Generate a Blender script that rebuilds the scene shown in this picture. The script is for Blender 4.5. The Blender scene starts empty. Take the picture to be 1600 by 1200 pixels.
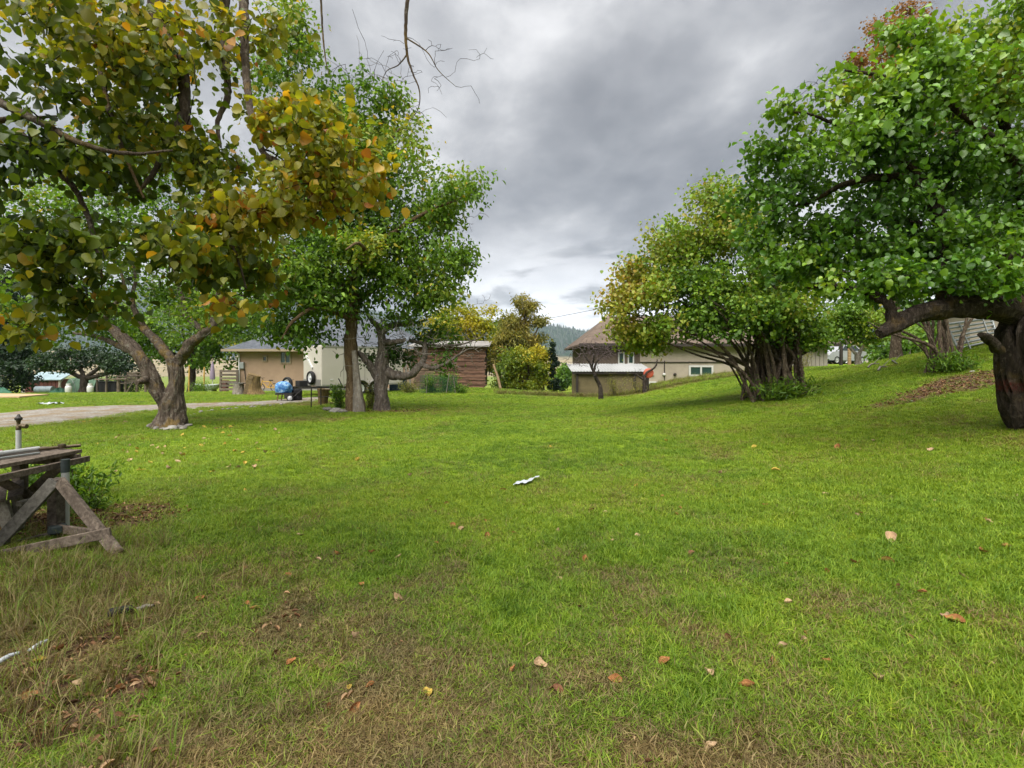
import bpy, math, random
import numpy as np
from mathutils import Vector, Matrix

random.seed(7)
RNG = np.random.default_rng(7)
R = math.radians

# ------------------------------------------------------------------ camera, world, sun, exposure
scene = bpy.context.scene
COL = scene.collection
F_PX, CX, HY, CAM_Z = 800.0, 800.0, 572.0, 1.55      # focal length and horizon of the photograph, in its pixels

cam = bpy.data.cameras.new("camera")
cam.sensor_width = 36.0
cam.lens = 18.0
cam.shift_y = -(600.0 - HY) / 1600.0
cam.clip_start = 0.05
cam.clip_end = 20000.0
camo = bpy.data.objects.new("camera", cam)
camo.location = (0, 0, CAM_Z)
camo.rotation_euler = (R(90), 0, 0)
COL.objects.link(camo)
scene.camera = camo

SUN_EL, SUN_AZ = 62.0, 205.0      # degrees; azimuth clockwise from +Y
sun = bpy.data.lights.new("sun", 'SUN')
sun.energy = 1.5
sun.angle = R(75)
sun.color = (1.0, 0.955, 0.88)
suno = bpy.data.objects.new("sun", sun)
suno.location = (-10, -15, 40)
sd = Vector((math.sin(R(SUN_AZ)) * math.cos(R(SUN_EL)), math.cos(R(SUN_AZ)) * math.cos(R(SUN_EL)), math.sin(R(SUN_EL))))
suno.rotation_euler = sd.to_track_quat('Z', 'Y').to_euler()
COL.objects.link(suno)

scene.view_settings.view_transform = 'Standard'
scene.view_settings.look = 'None'
scene.view_settings.exposure = 2.75
scene.view_settings.gamma = 1.0
scene.view_settings.use_curve_mapping = False
scene.render.engine = 'CYCLES'
scene.cycles.use_denoising = True
scene.cycles.max_bounces = 6
scene.cycles.diffuse_bounces = 3
scene.cycles.glossy_bounces = 2
scene.cycles.transmission_bounces = 3
scene.cycles.transparent_max_bounces = 8
scene.cycles.volume_bounces = 0
scene.cycles.caustics_reflective = False
scene.cycles.caustics_refractive = False


class NT:
    """small helper round a node tree"""
    def __init__(self, tree):
        self.t = tree
        self.n = tree.nodes
        self.l = tree.links

    def node(self, kind, **kw):
        nd = self.n.new(kind)
        for k, v in kw.items():
            setattr(nd, k, v)
        return nd

    def put(self, sock, v):
        if v is None:
            return
        if hasattr(v, 'is_output') or isinstance(v, bpy.types.NodeSocket):
            self.l.new(v, sock)
        elif isinstance(v, (tuple, list)) and len(v) == 3 and sock.type == 'RGBA':
            sock.default_value = (*v, 1)
        else:
            sock.default_value = v

    def math(self, op, a, b=None, c=None, clamp=False):
        nd = self.node('ShaderNodeMath', operation=op)
        nd.use_clamp = clamp
        self.put(nd.inputs[0], a)
        self.put(nd.inputs[1], b)
        self.put(nd.inputs[2], c)
        return nd.outputs[0]

    def mix(self, f, a, b, blend='MIX'):
        nd = self.node('ShaderNodeMix', data_type='RGBA', blend_type=blend)
        self.put(nd.inputs[0], f)
        self.put(nd.inputs[6], a)
        self.put(nd.inputs[7], b)
        return nd.outputs[2]

    def noise(self, vec=None, scale=5, detail=4, rough=0.55, dist=0.0, out=0):
        nd = self.node('ShaderNodeTexNoise')
        if vec is not None:
            self.l.new(vec, nd.inputs['Vector'])
        nd.inputs['Scale'].default_value = scale
        nd.inputs['Detail'].default_value = detail
        nd.inputs['Roughness'].default_value = rough
        nd.inputs['Distortion'].default_value = dist
        return nd.outputs[out]

    def ramp(self, f, stops, interp='LINEAR'):
        nd = self.node('ShaderNodeValToRGB')
        nd.color_ramp.interpolation = interp
        el = nd.color_ramp.elements
        while len(el) > 1:
            el.remove(el[-1])
        for i, (p, c) in enumerate(stops):
            if i == 0:
                e = el[0]
                e.position = p
            else:
                e = el.new(p)
            e.color = (*c, 1) if len(c) == 3 else c
        self.put(nd.inputs[0], f)
        return nd.outputs[0]

    def mapr(self, v, a, b, c=0.0, d=1.0, smooth=True):
        nd = self.node('ShaderNodeMapRange')
        nd.interpolation_type = 'SMOOTHSTEP' if smooth else 'LINEAR'
        self.put(nd.inputs[0], v)
        for i, x in enumerate((a, b, c, d)):
            nd.inputs[i + 1].default_value = x
        return nd.outputs[0]

    def vec(self, v, scale=(1, 1, 1), loc=(0, 0, 0), rot=(0, 0, 0)):
        nd = self.node('ShaderNodeMapping')
        self.l.new(v, nd.inputs[0])
        nd.inputs['Scale'].default_value = scale
        nd.inputs['Location'].default_value = loc
        nd.inputs['Rotation'].default_value = rot
        return nd.outputs[0]

    def attr(self, name, typ='GEOMETRY'):
        nd = self.node('ShaderNodeAttribute', attribute_type=typ)
        nd.attribute_name = name
        return nd.outputs['Fac']

    def bump(self, h, strength=0.5, dist=0.02):
        nd = self.node('ShaderNodeBump')
        nd.inputs['Strength'].default_value = strength
        nd.inputs['Distance'].default_value = dist
        self.l.new(h, nd.inputs['Height'])
        return nd.outputs[0]

    def pos(self):
        return self.node('ShaderNodeNewGeometry').outputs['Position']

    def obj(self):
        return self.node('ShaderNodeTexCoord').outputs['Object']


# ---- sky: a heavy broken overcast over a Nishita sky, brighter towards the horizon breaks and the zenith
world = bpy.data.worlds.new("World")
scene.world = world
world.use_nodes = True
w = NT(world.node_tree)
w.n.clear()
sky = w.node('ShaderNodeTexSky', sky_type='NISHITA')
sky.sun_disc = False
sky.sun_elevation = R(SUN_EL)
sky.sun_rotation = R(SUN_AZ)
tc = w.node('ShaderNodeTexCoord').outputs['Generated']
sep = w.node('ShaderNodeSeparateXYZ')
w.l.new(tc, sep.inputs[0])
zz = w.math('MAXIMUM', sep.outputs[2], 0.0)
den = w.math('ADD', zz, 0.22)
px = w.math('DIVIDE', sep.outputs[0], den)
py = w.math('DIVIDE', sep.outputs[1], den)
cmb = w.node('ShaderNodeCombineXYZ')
w.l.new(px, cmb.inputs[0])
w.l.new(py, cmb.inputs[1])
cl_v = w.vec(cmb.outputs[0], scale=(1, 0.8, 1), loc=(3.4, 1.2, 0.0))
n1 = w.noise(cl_v, 1.05, 3, 0.5, 0.3)
n2 = w.noise(cl_v, 3.0, 9, 0.58, 0.15)
nn = w.math('ADD', w.math('MULTIPLY', n1, 0.48), w.math('MULTIPLY', n2, 0.52))
cl = w.ramp(w.mapr(nn, 0.36, 0.64, smooth=False),
            [(0.0, (0.118, 0.119, 0.124)), (0.35, (0.178, 0.179, 0.184)), (0.62, (0.256, 0.256, 0.258)),
             (1.0, (0.42, 0.418, 0.415))])
zen = w.mapr(zz, 0.25, 1.0, 1.0, 1.75)
cl = w.mix(1.0, cl, zen, 'MULTIPLY')
hz_n = w.noise(w.vec(tc, scale=(2.2, 2.2, 9.0)), 2.2, 6, 0.55, 0.3)
brk = w.math('MULTIPLY', w.mapr(zz, 0.02, 0.30, 1.0, 0.0), w.mapr(hz_n, 0.44, 0.57))
cl = w.mix(brk, cl, (0.74, 0.74, 0.75))
bg1 = w.node('ShaderNodeBackground')
w.l.new(sky.outputs[0], bg1.inputs[0])
bg1.inputs[1].default_value = 0.05
bg2 = w.node('ShaderNodeBackground')
w.l.new(cl, bg2.inputs[0])
bg2.inputs[1].default_value = 0.285
mx = w.node('ShaderNodeMixShader')
mx.inputs[0].default_value = 0.95
w.l.new(bg1.outputs[0], mx.inputs[1])
w.l.new(bg2.outputs[0], mx.inputs[2])
wo = w.node('ShaderNodeOutputWorld')
w.l.new(mx.outputs[0], wo.inputs[0])


# ------------------------------------------------------------------ numeric noise and the terrain
_perm = np.random.default_rng(3).random(65536)


def vnoise(x, y, seed=0):
    x = np.asarray(x, float)
    y = np.asarray(y, float)
    xi = np.floor(x).astype(np.int64)
    yi = np.floor(y).astype(np.int64)
    fx, fy = x - xi, y - yi
    fx = fx * fx * (3 - 2 * fx)
    fy = fy * fy * (3 - 2 * fy)

    def h(a, b):
        return _perm[(a * 374761 + b * 668265 + seed * 9781 + (a * b) % 7919) % 65536]
    return (h(xi, yi) * (1 - fx) + h(xi + 1, yi) * fx) * (1 - fy) + (h(xi, yi + 1) * (1 - fx) + h(xi + 1, yi + 1) * fx) * fy


def fbm(x, y, octv=4, seed=0):
    s, a, t = 0, 1.0, 0
    for i in range(octv):
        s = s + a * vnoise(np.asarray(x) * 2 ** i, np.asarray(y) * 2 ** i, seed + i)
        t += a
        a *= 0.55
    return s / t


def sstep(a, b, x):
    t = np.clip((np.asarray(x, float) - a) / (b - a), 0, 1)
    return t * t * (3 - 2 * t)


def _g(X, Y):
    p1 = np.interp(X, [-60, -10, 2.5, 7.5, 11.6, 14.2, 20, 40, 80], [-.4, 0, 0, .55, 1.3, 2.1, 3.2, 5.2, 7])
    p2 = np.interp(X, [-60, -10, 1.5, 4.7, 6.75, 8.1, 10.1, 12, 16.9, 25, 60], [-.4, 0, -.03, -.16, .02, .36, .74, 1.0, 1.45, 1.7, 1.9])
    t = sstep(16, 25, Y)
    z = p1 * (1 - t) + p2 * t
    fall = np.interp(Y, [-1e5, 31, 40, 53, 100, 300, 800, 2000, 9000], [0, 0, -.35, -1.2, -3.4, -11, -26, -30, -30])
    near = 1 - sstep(9, 16, X) * (1 - sstep(60, 250, Y))
    z = z * (1 - sstep(60, 400, Y) * 0.9) + fall * near
    z = z + .34 * np.exp(-((X + 2.9) / 3.2) ** 2 - ((Y - 29.6) / 1.9) ** 2)
    return z


def g(X, Y):
    X = np.asarray(X, float)
    Y = np.asarray(Y, float)
    s = 0
    for d, wt in ((-1.4, .2), (-.7, .2), (0, .2), (.7, .2), (1.4, .2)):
        s = s + wt * _g(X + d, Y + d * 0.6)
    near = 1 - sstep(30, 60, np.hypot(X, Y))
    return s + near * 0.05 * (fbm(X * .35 + 9, Y * .35, 3, 5) - .5) + near * .02 * (vnoise(X * 1.4, Y * 1.4, 8) - .5)


def gz(x, y):
    return float(g(x, y))


def P(x, y, D):
    """world point seen at photograph pixel (x, y) at distance D along the view"""
    return np.array([(x - CX) / F_PX * D, D, CAM_Z - (y - HY) / F_PX * D])


def GP(x, y, dmax=60.0):
    """ground point seen at a pixel"""
    D = np.arange(1.2, dmax, 0.02)
    X = (x - CX) / F_PX * D
    Z = CAM_Z - (y - HY) / F_PX * D
    below = np.nonzero(Z <= g(X, D))[0]
    D = D[below[0]] if len(below) else dmax
    X = (x - CX) / F_PX * D
    return np.array([X, D, gz(X, D)])


def ON(x, D):
    X = (x - CX) / F_PX * D
    return np.array([X, D, gz(X, D)])


# where the lawn is dry / bare (world metres)
def ell(X, Y, cx, cy, rx, ry, ang=0.0):
    c, s = math.cos(ang), math.sin(ang)
    dx, dy = X - cx, Y - cy
    return np.exp(-((dx * c + dy * s) / rx) ** 2 - ((-dx * s + dy * c) / ry) ** 2)


def dirt(X, Y):
    X = np.asarray(X, float)
    Y = np.asarray(Y, float)
    n = fbm(X * 1.1, Y * 1.1, 4, 20)
    d = 1.25 * ell(X, Y, 10.8, 12.2, 1.9, 1.1, .3) + .7 * ell(X, Y, 8.2, 11.3, 1.3, .6, .2)
    d = d + 1.3 * ell(X, Y, -4.0, 5.35, .65, .55) + 1.1 * ell(X, Y, -4.7, 5.0, .8, .6)
    d = d + 1.05 * ell(X, Y, -2.5, 2.1, 1.0, .75) + .9 * ell(X, Y, -4.2, 3.0, 1.1, .6)
    d = d + .9 * ell(X, Y, -3.9, 17.6, 2.0, .9) + .7 * ell(X, Y, -6.9, 13.0, 1.4, .8) + .6 * ell(X, Y, 7.4, 7.3, .9, .6)
    sm = fbm(X * 2.1 + 40, Y * 2.1, 3, 31)
    d = d + .66 * sstep(.56, .74, sm) * (1 - sstep(2.8, 5.0, Y)) * (1 - .75 * sstep(.2, 1.6, X))
    return np.clip(sstep(.42, .95, d + (n - .5) * .9), 0, 1)


def dry(X, Y):
    X = np.asarray(X, float)
    Y = np.asarray(Y, float)
    n = fbm(X * .55 + 3, Y * .55, 4, 40)
    m = fbm(X * 2.4, Y * 2.4, 3, 44)
    v = .15 + .6 * (n - .5) + .95 * (m - .5)
    v = v + .44 * (1 - sstep(1.9, 5.2, Y)) - .20 * ell(X, Y, 2.6, 2.2, 2.0, 1.0)
    v = v + .42 * ell(X, Y, -3.4, 2.8, 2.0, 1.4)
    v = v + .18 * ell(X, Y, 5.2, 7.2, 3.0, 1.3) + .3 * ell(X, Y, -3.2, 18.0, 2.6, 1.5) + .45 * ell(X, Y, -10, 21.5, 4, 1.3)
    v = v + .55 * ell(X, Y, 4.5, 27.6, 6.5, .9, .05) + .25 * ell(X, Y, -7.6, 14.6, 5, 1.0, .1)
    v = v - .04 * ell(X, Y, 0, 15, 10, 9) + .22 * (fbm(X * .22 + 7, Y * .45, 3, 52) - .5) * sstep(4, 8, Y)
    v = v + .5 * sstep(.54, .72, fbm(X * 2.1 + 40, Y * 2.1, 3, 31)) * (1 - sstep(2.8, 5.5, Y)) * (1 - .6 * sstep(.2, 1.8, X))
    return np.clip(v, 0, 1)


# ------------------------------------------------------------------ object helpers
ORIG = {}


def tag(o, label=None, cat=None, group=None, kind=None):
    if label:
        o["label"] = label
    if cat:
        o["category"] = cat
    if group:
        o["group"] = group
    if kind:
        o["kind"] = kind
    return o


def empty(name, loc, label, cat, group=None):
    o = bpy.data.objects.new(name, None)
    o.location = tuple(loc)
    o.empty_display_size = 0.2
    COL.objects.link(o)
    ORIG[o.name] = np.array(loc, float)
    return tag(o, label, cat, group)


def link_mesh(name, me, parent=None, origin=None):
    o = bpy.data.objects.new(name, me)
    COL.objects.link(o)
    if parent is not None:
        o.parent = parent
        ORIG[o.name] = ORIG[parent.name]
    else:
        og = np.array(origin if origin is not None else (0, 0, 0), float)
        o.location = tuple(og)
        ORIG[o.name] = og
    return o


def fast_mesh(name, V, F, mat, smooth=False, fattr=None, vattr=None):
    """V (n,3), F (m,k) arrays"""
    me = bpy.data.meshes.new(name)
    V = np.ascontiguousarray(V, dtype=np.float32)
    F = np.ascontiguousarray(F, dtype=np.int32)
    m, k = F.shape
    me.vertices.add(len(V))
    me.vertices.foreach_set('co', V.ravel())
    me.loops.add(m * k)
    me.loops.foreach_set('vertex_index', F.ravel())
    me.polygons.add(m)
    me.polygons.foreach_set('loop_start', np.arange(0, m * k, k, dtype=np.int32))
    me.polygons.foreach_set('loop_total', np.full(m, k, dtype=np.int32))
    if smooth:
        me.polygons.foreach_set('use_smooth', np.ones(m, dtype=bool))
    for an, av in (fattr or {}).items():
        a = me.attributes.new(an, 'FLOAT', 'FACE')
        a.data.foreach_set('value', np.ascontiguousarray(av, dtype=np.float32))
    for an, av in (vattr or {}).items():
        a = me.attributes.new(an, 'FLOAT', 'POINT')
        a.data.foreach_set('value', np.ascontiguousarray(av, dtype=np.float32))
    me.update(calc_edges=True)
    if mat:
        me.materials.append(mat)
    return me


def resample(path, radii, step):
    path = np.asarray(path, float)
    radii = np.asarray(radii, float)
    n = len(path)
    if n == 2:
        pts = path
        L = np.linalg.norm(path[1] - path[0])
        k = max(2, int(L / step) + 1)
        t = np.linspace(0, 1, k)
        return path[0] + (path[1] - path[0]) * t[:, None], np.interp(t, [0, 1], radii)
    out, ro = [], []
    P_ = np.vstack([2 * path[0] - path[1], path, 2 * path[-1] - path[-2]])
    for i in range(n - 1):
        p0, p1, p2, p3 = P_[i:i + 4]
        k = max(1, int(np.linalg.norm(p2 - p1) / step))
        for t in np.arange(k) / k:
            out.append(.5 * (2 * p1 + (p2 - p0) * t + (2 * p0 - 5 * p1 + 4 * p2 - p3) * t * t + (3 * p1 - p0 - 3 * p2 + p3) * t ** 3))
            ro.append(radii[i] + (radii[i + 1] - radii[i]) * t)
    out.append(path[-1])
    ro.append(radii[-1])
    return np.array(out), np.array(ro)


def tube_arrays(path, radii, n=8, relief=0.0, seed=0, closed=False):
    path = np.asarray(path, float)
    m = len(path)
    T = np.gradient(path, axis=0)
    if closed:
        T = np.roll(path, -1, 0) - np.roll(path, 1, 0)
    T /= np.linalg.norm(T, axis=1)[:, None] + 1e-9
    u = np.cross(T[0], [0.31, 0.9, 0.12] if abs(T[0][1]) < .9 else [1, 0, 0])
    u /= np.linalg.norm(u) + 1e-9
    U = np.zeros((m, 3))
    for i in range(m):
        u = u - T[i] * np.dot(u, T[i])
        u /= np.linalg.norm(u) + 1e-9
        U[i] = u
    W = np.cross(T, U)
    th = np.arange(n) / n * 2 * math.pi
    rr = np.asarray(radii, float)[:, None] * np.ones((1, n))
    if relief:
        s = np.concatenate([[0], np.cumsum(np.linalg.norm(np.diff(path, axis=0), axis=1))])[:, None]
        a = th[None, :]
        sc = 1.0 / (np.mean(radii) + .02)
        wv = a + .25 * np.sin(s * sc * .9 + seed) + .12 * np.sin(s * sc * 2.7 + 2 * a + seed * 1.3)
        rd = 1 - np.abs(np.sin(wv * 4.5 + .8 * np.sin(s * sc * 1.7 + seed) + .5 * np.sin(3 * a)))
        rd2 = 1 - np.abs(np.sin(wv * 9 + 1.1 * np.sin(s * sc * 4.1 + 1.9 * seed)))
        lump = np.sin(2 * a + s * sc * .8 + seed) * .6 + np.sin(3 * a - s * sc * 1.3 + 2.1 * seed) * .5 + np.sin(a + s * sc * 2.1) * .4
        rd3 = 1 - np.abs(np.sin(wv * 17 + 1.4 * np.sin(s * sc * 6.3 + 2.7 * seed) + .9 * np.sin(s * sc * 2.2)))
        fine_ = .5 * rd3 ** 2 if n >= 30 else 0
        rr = rr * (1 + relief * (-.8 * rd ** 2 - .55 * rd2 ** 2 - fine_ + .75 * lump + .35))
    V = path[:, None, :] + rr[:, :, None] * (np.cos(th)[None, :, None] * U[:, None, :] + np.sin(th)[None, :, None] * W[:, None, :])
    V = V.reshape(-1, 3)
    i = np.arange(m if closed else m - 1)[:, None]
    j = np.arange(n)[None, :]
    i2 = (i + 1) % m
    F = np.stack([i * n + j, i * n + (j + 1) % n, i2 * n + (j + 1) % n, i2 * n + j], -1).reshape(-1, 4)
    return V, F


class MB:
    """collects shapes in world coordinates, builds ONE mesh object"""
    def __init__(self, M=None):
        self.V, self.F, self.k, self.M = [], [], 0, M

    def add(self, V, F):
        V = np.asarray(V, float)
        if self.M is not None:
            V = V @ self.M[0].T + self.M[1]
        self.V.append(V)
        for f in F:
            self.F.append([int(q) + self.k for q in f])
        self.k += len(V)
        return self

    def box(self, c, s, rz=0.0):
        x, y, z = np.asarray(s, float) / 2
        V = np.array([[-x, -y, -z], [x, -y, -z], [x, y, -z], [-x, y, -z], [-x, -y, z], [x, -y, z], [x, y, z], [-x, y, z]])
        cc, ss = math.cos(rz), math.sin(rz)
        V = V @ np.array([[cc, ss, 0], [-ss, cc, 0], [0, 0, 1]]) + np.asarray(c, float)
        return self.add(V, [(0, 3, 2, 1), (4, 5, 6, 7), (0, 1, 5, 4), (1, 2, 6, 5), (2, 3, 7, 6), (3, 0, 4, 7)])

    def beam(self, a, b, w, h, up=(0, 0, 1)):
        a, b = np.asarray(a, float), np.asarray(b, float)
        t = b - a
        t /= np.linalg.norm(t)
        u = np.asarray(up, float)
        s = np.cross(t, u)
        if np.linalg.norm(s) < 1e-3:
            s = np.cross(t, [0, 1, 0.01])
        s /= np.linalg.norm(s)
        u = np.cross(s, t)
        V = []
        for e in (a, b):
            for i, j in ((-1, -1), (1, -1), (1, 1), (-1, 1)):
                V.append(e + s * i * w / 2 + u * j * h / 2)
        return self.add(V, [(0, 3, 2, 1), (4, 5, 6, 7), (0, 1, 5, 4), (1, 2, 6, 5), (2, 3, 7, 6), (3, 0, 4, 7)])

    def tube(self, path, radii, n=8, step=None, relief=0, seed=0, cap=True, closed=False):
        path = np.asarray(path, float)
        if np.isscalar(radii):
            radii = [radii] * len(path)
        if step:
            path, radii = resample(path, radii, step)
        V, F = tube_arrays(path, radii, n, relief, seed, closed)
        F = [list(f) for f in F]
        if cap and not closed:
            F.append(list(range(n))[::-1])
            m = len(path)
            F.append([(m - 1) * n + j for j in range(n)])
        return self.add(V, F)

    def ring(self, c, axis, rad, r, n=24, m=6, squash=1.0):
        c, axis = np.asarray(c, float), np.asarray(axis, float)
        axis = axis / np.linalg.norm(axis)
        u = np.cross(axis, [0, 0, 1.0])
        if np.linalg.norm(u) < 1e-3:
            u = np.array([1.0, 0, 0])
        u /= np.linalg.norm(u)
        v = np.cross(axis, u)
        V, F = [], []
        for i in range(n):
            a = 2 * math.pi * i / n
            d = u * math.cos(a) + v * math.sin(a)
            for j in range(m):
                b = 2 * math.pi * j / m
                V.append(c + d * (rad + r * math.cos(b)) + axis * r * squash * math.sin(b))
        for i in range(n):
            for j in range(m):
                F.append((i * m + j, ((i + 1) % n) * m + j, ((i + 1) % n) * m + (j + 1) % m, i * m + (j + 1) % m))
        return self.add(V, F)

    def lathe(self, c, prof, n=16, axis=(0, 0, 1)):
        c, axis = np.asarray(c, float), np.asarray(axis, float)
        axis = axis / np.linalg.norm(axis)
        u = np.cross(axis, [0, 1.0, 0])
        if np.linalg.norm(u) < 1e-3:
            u = np.array([1.0, 0, 0])
        u /= np.linalg.norm(u)
        v = np.cross(axis, u)
        V, F = [], []
        for r, h in prof:
            for j in range(n):
                a = 2 * math.pi * j / n
                V.append(c + axis * h + (u * math.cos(a) + v * math.sin(a)) * r)
        for i in range(len(prof) - 1):
            for j in range(n):
                F.append((i * n + j, i * n + (j + 1) % n, (i + 1) * n + (j + 1) % n, (i + 1) * n + j))
        F.append(list(range(n))[::-1])
        F.append([(len(prof) - 1) * n + j for j in range(n)])
        return self.add(V, F)

    def prism(self, pts, ext):
        pts = np.asarray(pts, float)
        n = len(pts)
        V = np.vstack([pts, pts + np.asarray(ext, float)])
        F = [list(range(n))[::-1], [n + i for i in range(n)]] + [(i, (i + 1) % n, n + (i + 1) % n, n + i) for i in range(n)]
        return self.add(V, F)

    def build(self, name, mat, parent=None, origin=None, smooth=False, bevel=0.0):
        V = np.vstack(self.V)
        og = ORIG[parent.name] if parent is not None else np.array(origin if origin is not None else [*V.mean(0)[:2], V[:, 2].min()], float)
        me = bpy.data.meshes.new(name)
        me.from_pydata((V - og).tolist(), [], self.F)
        if smooth:
            me.polygons.foreach_set('use_smooth', np.ones(len(me.polygons), dtype=bool))
            if hasattr(me, 'set_sharp_from_angle'):
                me.set_sharp_from_angle(angle=R(50))
        me.materials.append(mat)
        o = link_mesh(name, me, parent, og)
        if bevel:
            md = o.modifiers.new('bevel', 'BEVEL')
            md.width = bevel
            md.segments = 2
            md.limit_method = 'ANGLE'
        return o


# ------------------------------------------------------------------ materials
MATS = {}


def material(name, fn):
    m = bpy.data.materials.new(name)
    m.use_nodes = True
    t = NT(m.node_tree)
    t.n.clear()
    out = t.node('ShaderNodeOutputMaterial')
    s = fn(t)
    t.l.new(s, out.inputs[0])
    MATS[name] = m
    return m


def bsdf(t, col, rough=0.7, spec=0.3, metal=0.0, normal=None):
    b = t.node('ShaderNodeBsdfPrincipled')
    t.put(b.inputs['Base Color'], col)
    t.put(b.inputs['Roughness'], rough)
    b.inputs['Specular IOR Level'].default_value = spec
    b.inputs['Metallic'].default_value = metal
    if normal is not None:
        t.l.new(normal, b.inputs['Normal'])
    return b.outputs[0]


def plain(name, col, rough=0.6, spec=0.3, metal=0.0, var=0.18, scale=6.0, bump=0.0):
    """paint / plastic / metal with uneven tone and wear"""
    def f(t):
        o = t.obj()
        n = t.noise(o, scale, 5, .6)
        n2 = t.noise(o, scale * .23, 3, .5)
        k = t.math('ADD', t.math('MULTIPLY', n, .6), t.math('MULTIPLY', n2, .6))
        c = t.mix(t.mapr(k, .35, .85), tuple(x * (1 - var) for x in col), tuple(min(1, x * (1 + var)) for x in col))
        nb = t.bump(n, bump, .01) if bump else None
        return bsdf(t, c, t.mapr(n2, .2, .8, max(.05, rough - .12), min(1, rough + .12)), spec, metal, nb)
    return material(name, f)


def bark(name, c1, c2, c3, moss=0.0, scale=1.0, band=None):
    def f(t):
        p = t.pos()
        v = t.vec(p, scale=(9 * scale, 9 * scale, 1.7 * scale))
        n = t.noise(v, 2.2, 8, .65, .6)
        n2 = t.noise(p, 3.0, 5, .6)
        n3 = t.noise(t.vec(p, scale=(30, 30, 8)), 2.0, 5, .7)
        c = t.ramp(n, [(.28, c1), (.5, c2), (.74, c3)])
        c = t.mix(t.math('MULTIPLY', t.mapr(n3, .45, .7), .5), c, tuple(x * .5 for x in c1))
        n4 = t.noise(p, 11.0, 4, .6)
        c = t.mix(t.math('MULTIPLY', t.mapr(n4, .56, .68), .45), c, tuple(min(.3, x * 1.55 + .02) for x in c3))
        if moss:
            c = t.mix(t.math('MULTIPLY', t.mapr(n2, .52, .66), moss), c, (.20, .13, .03))
        if band:
            z = t.node('ShaderNodeSeparateXYZ')
            t.l.new(p, z.inputs[0])
            e = t.math('ADD', t.math('ABSOLUTE', t.math('SUBTRACT', z.outputs[2], band)), t.math('MULTIPLY', t.math('SUBTRACT', n2, .5), .25))
            k = t.math('MULTIPLY', t.mapr(e, .03, .13, 1, 0), t.mapr(n3, .35, .7, .05, .6))
            c = t.mix(k, c, (.14, .022, .018))
        h = t.math('ADD', n, t.math('MULTIPLY', n3, .4))
        return bsdf(t, c, .95, .12, 0, t.bump(h, 1.0, .07))
    return material(name, f)


def leafmat(name, stops, trans=.36, rough=.5, spec=.35, backcol=1.25):
    def f(t):
        tn = t.attr('tint')
        sh = t.attr('shade')
        c = t.ramp(tn, stops)
        c = t.mix(1.0, c, t.ramp(sh, [(0, (.62, .62, .62)), (1, (1.3, 1.3, 1.3))]), 'MULTIPLY')
        a = bsdf(t, c, rough, spec)
        tr = t.node('ShaderNodeBsdfTranslucent')
        t.l.new(t.mix(1.0, c, (backcol * 1.15, backcol * 1.1, backcol * .5), 'MULTIPLY'), tr.inputs[0])
        m = t.node('ShaderNodeMixShader')
        m.inputs[0].default_value = trans
        t.l.new(a, m.inputs[1])
        t.l.new(tr.outputs[0], m.inputs[2])
        return m.outputs[0]
    return material(name, f)


G0, G1, G2 = (.026, .062, .009), (.075, .165, .014), (.150, .255, .020)
YG, YL, OR, BR = (.20, .24, .022), (.40, .29, .022), (.38, .17, .020), (.20, .09, .025)
leafmat('leaf_green', [(0, G0), (.3, G1), (.6, G2), (.82, YG), (1, YL)])
leafmat('leaf_right', [(0, (.022, .062, .010)), (.3, (.066, .165, .015)), (.6, (.135, .255, .019)), (.85, (.24, .32, .024)), (1, YL)], trans=.33, rough=.38, spec=.5)
leafmat('leaf_bush', [(0, G0), (.28, G1), (.5, G2), (.68, (.22, .25, .028)), (.84, (.29, .24, .034)), (1, (.30, .17, .035))], trans=.35)
leafmat('leaf_autumn', [(0, (.022, .045, .008)), (.28, (.080, .128, .012)), (.52, (.21, .22, .018)), (.74, (.40, .30, .022)), (.9, (.40, .19, .02)), (1, (.26, .10, .02))], trans=.42, rough=.45)
leafmat('leaf_dark', [(0, (.008, .022, .010)), (.5, (.022, .05, .018)), (1, (.05, .09, .025))], trans=.25)
leafmat('leaf_olive', [(0, (.06, .078, .02)), (.4, (.16, .17, .035)), (.7, (.27, .24, .045)), (1, (.33, .25, .05))], trans=.35)
leafmat('leaf_gold', [(0, (.05, .10, .012)), (.35, (.13, .19, .014)), (.65, (.28, .28, .016)), (1, (.42, .32, .02))], trans=.4)
leafmat('leaf_rust', [(0, (.10, .06, .02)), (.5, (.22, .10, .03)), (1, (.30, .16, .04))], trans=.35)
leafmat('needle', [(0, (.005, .015, .010)), (.6, (.011, .031, .015)), (1, (.024, .05, .018))], trans=.15)

bark('bark_apricot', (.035, .026, .020), (.105, .082, .064), (.21, .175, .14), moss=.55)
bark('bark_right', (.012, .009, .007), (.038, .029, .022), (.088, .070, .055), moss=.2, band=1.26)  # darkened bark: the shade under the crown is put into its colour
bark('bark_old', (.045, .036, .030), (.13, .108, .090), (.25, .215, .18), moss=.0, scale=.8)
bark('bark_tall', (.045, .030, .016), (.12, .082, .045), (.19, .14, .08), moss=.15, scale=.7)
bark('bark_grey', (.09, .075, .06), (.20, .175, .145), (.33, .30, .25), scale=.6)
bark('bark_stem', (.03, .022, .016), (.095, .070, .050), (.20, .155, .11), scale=1.5)
bark('bark_dark', (.014, .011, .009), (.04, .032, .026), (.08, .065, .055))
bark('twig', (.045, .034, .026), (.10, .08, .062), (.17, .14, .11), scale=2)
bark('twig_dark', (.012, .010, .009), (.025, .020, .018), (.05, .04, .035), scale=2)
bark('twig_grey', (.12, .105, .09), (.22, .20, .17), (.34, .31, .27), scale=2)
bark('twig_purple', (.06, .042, .045), (.12, .09, .095), (.18, .14, .145), scale=2)


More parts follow.
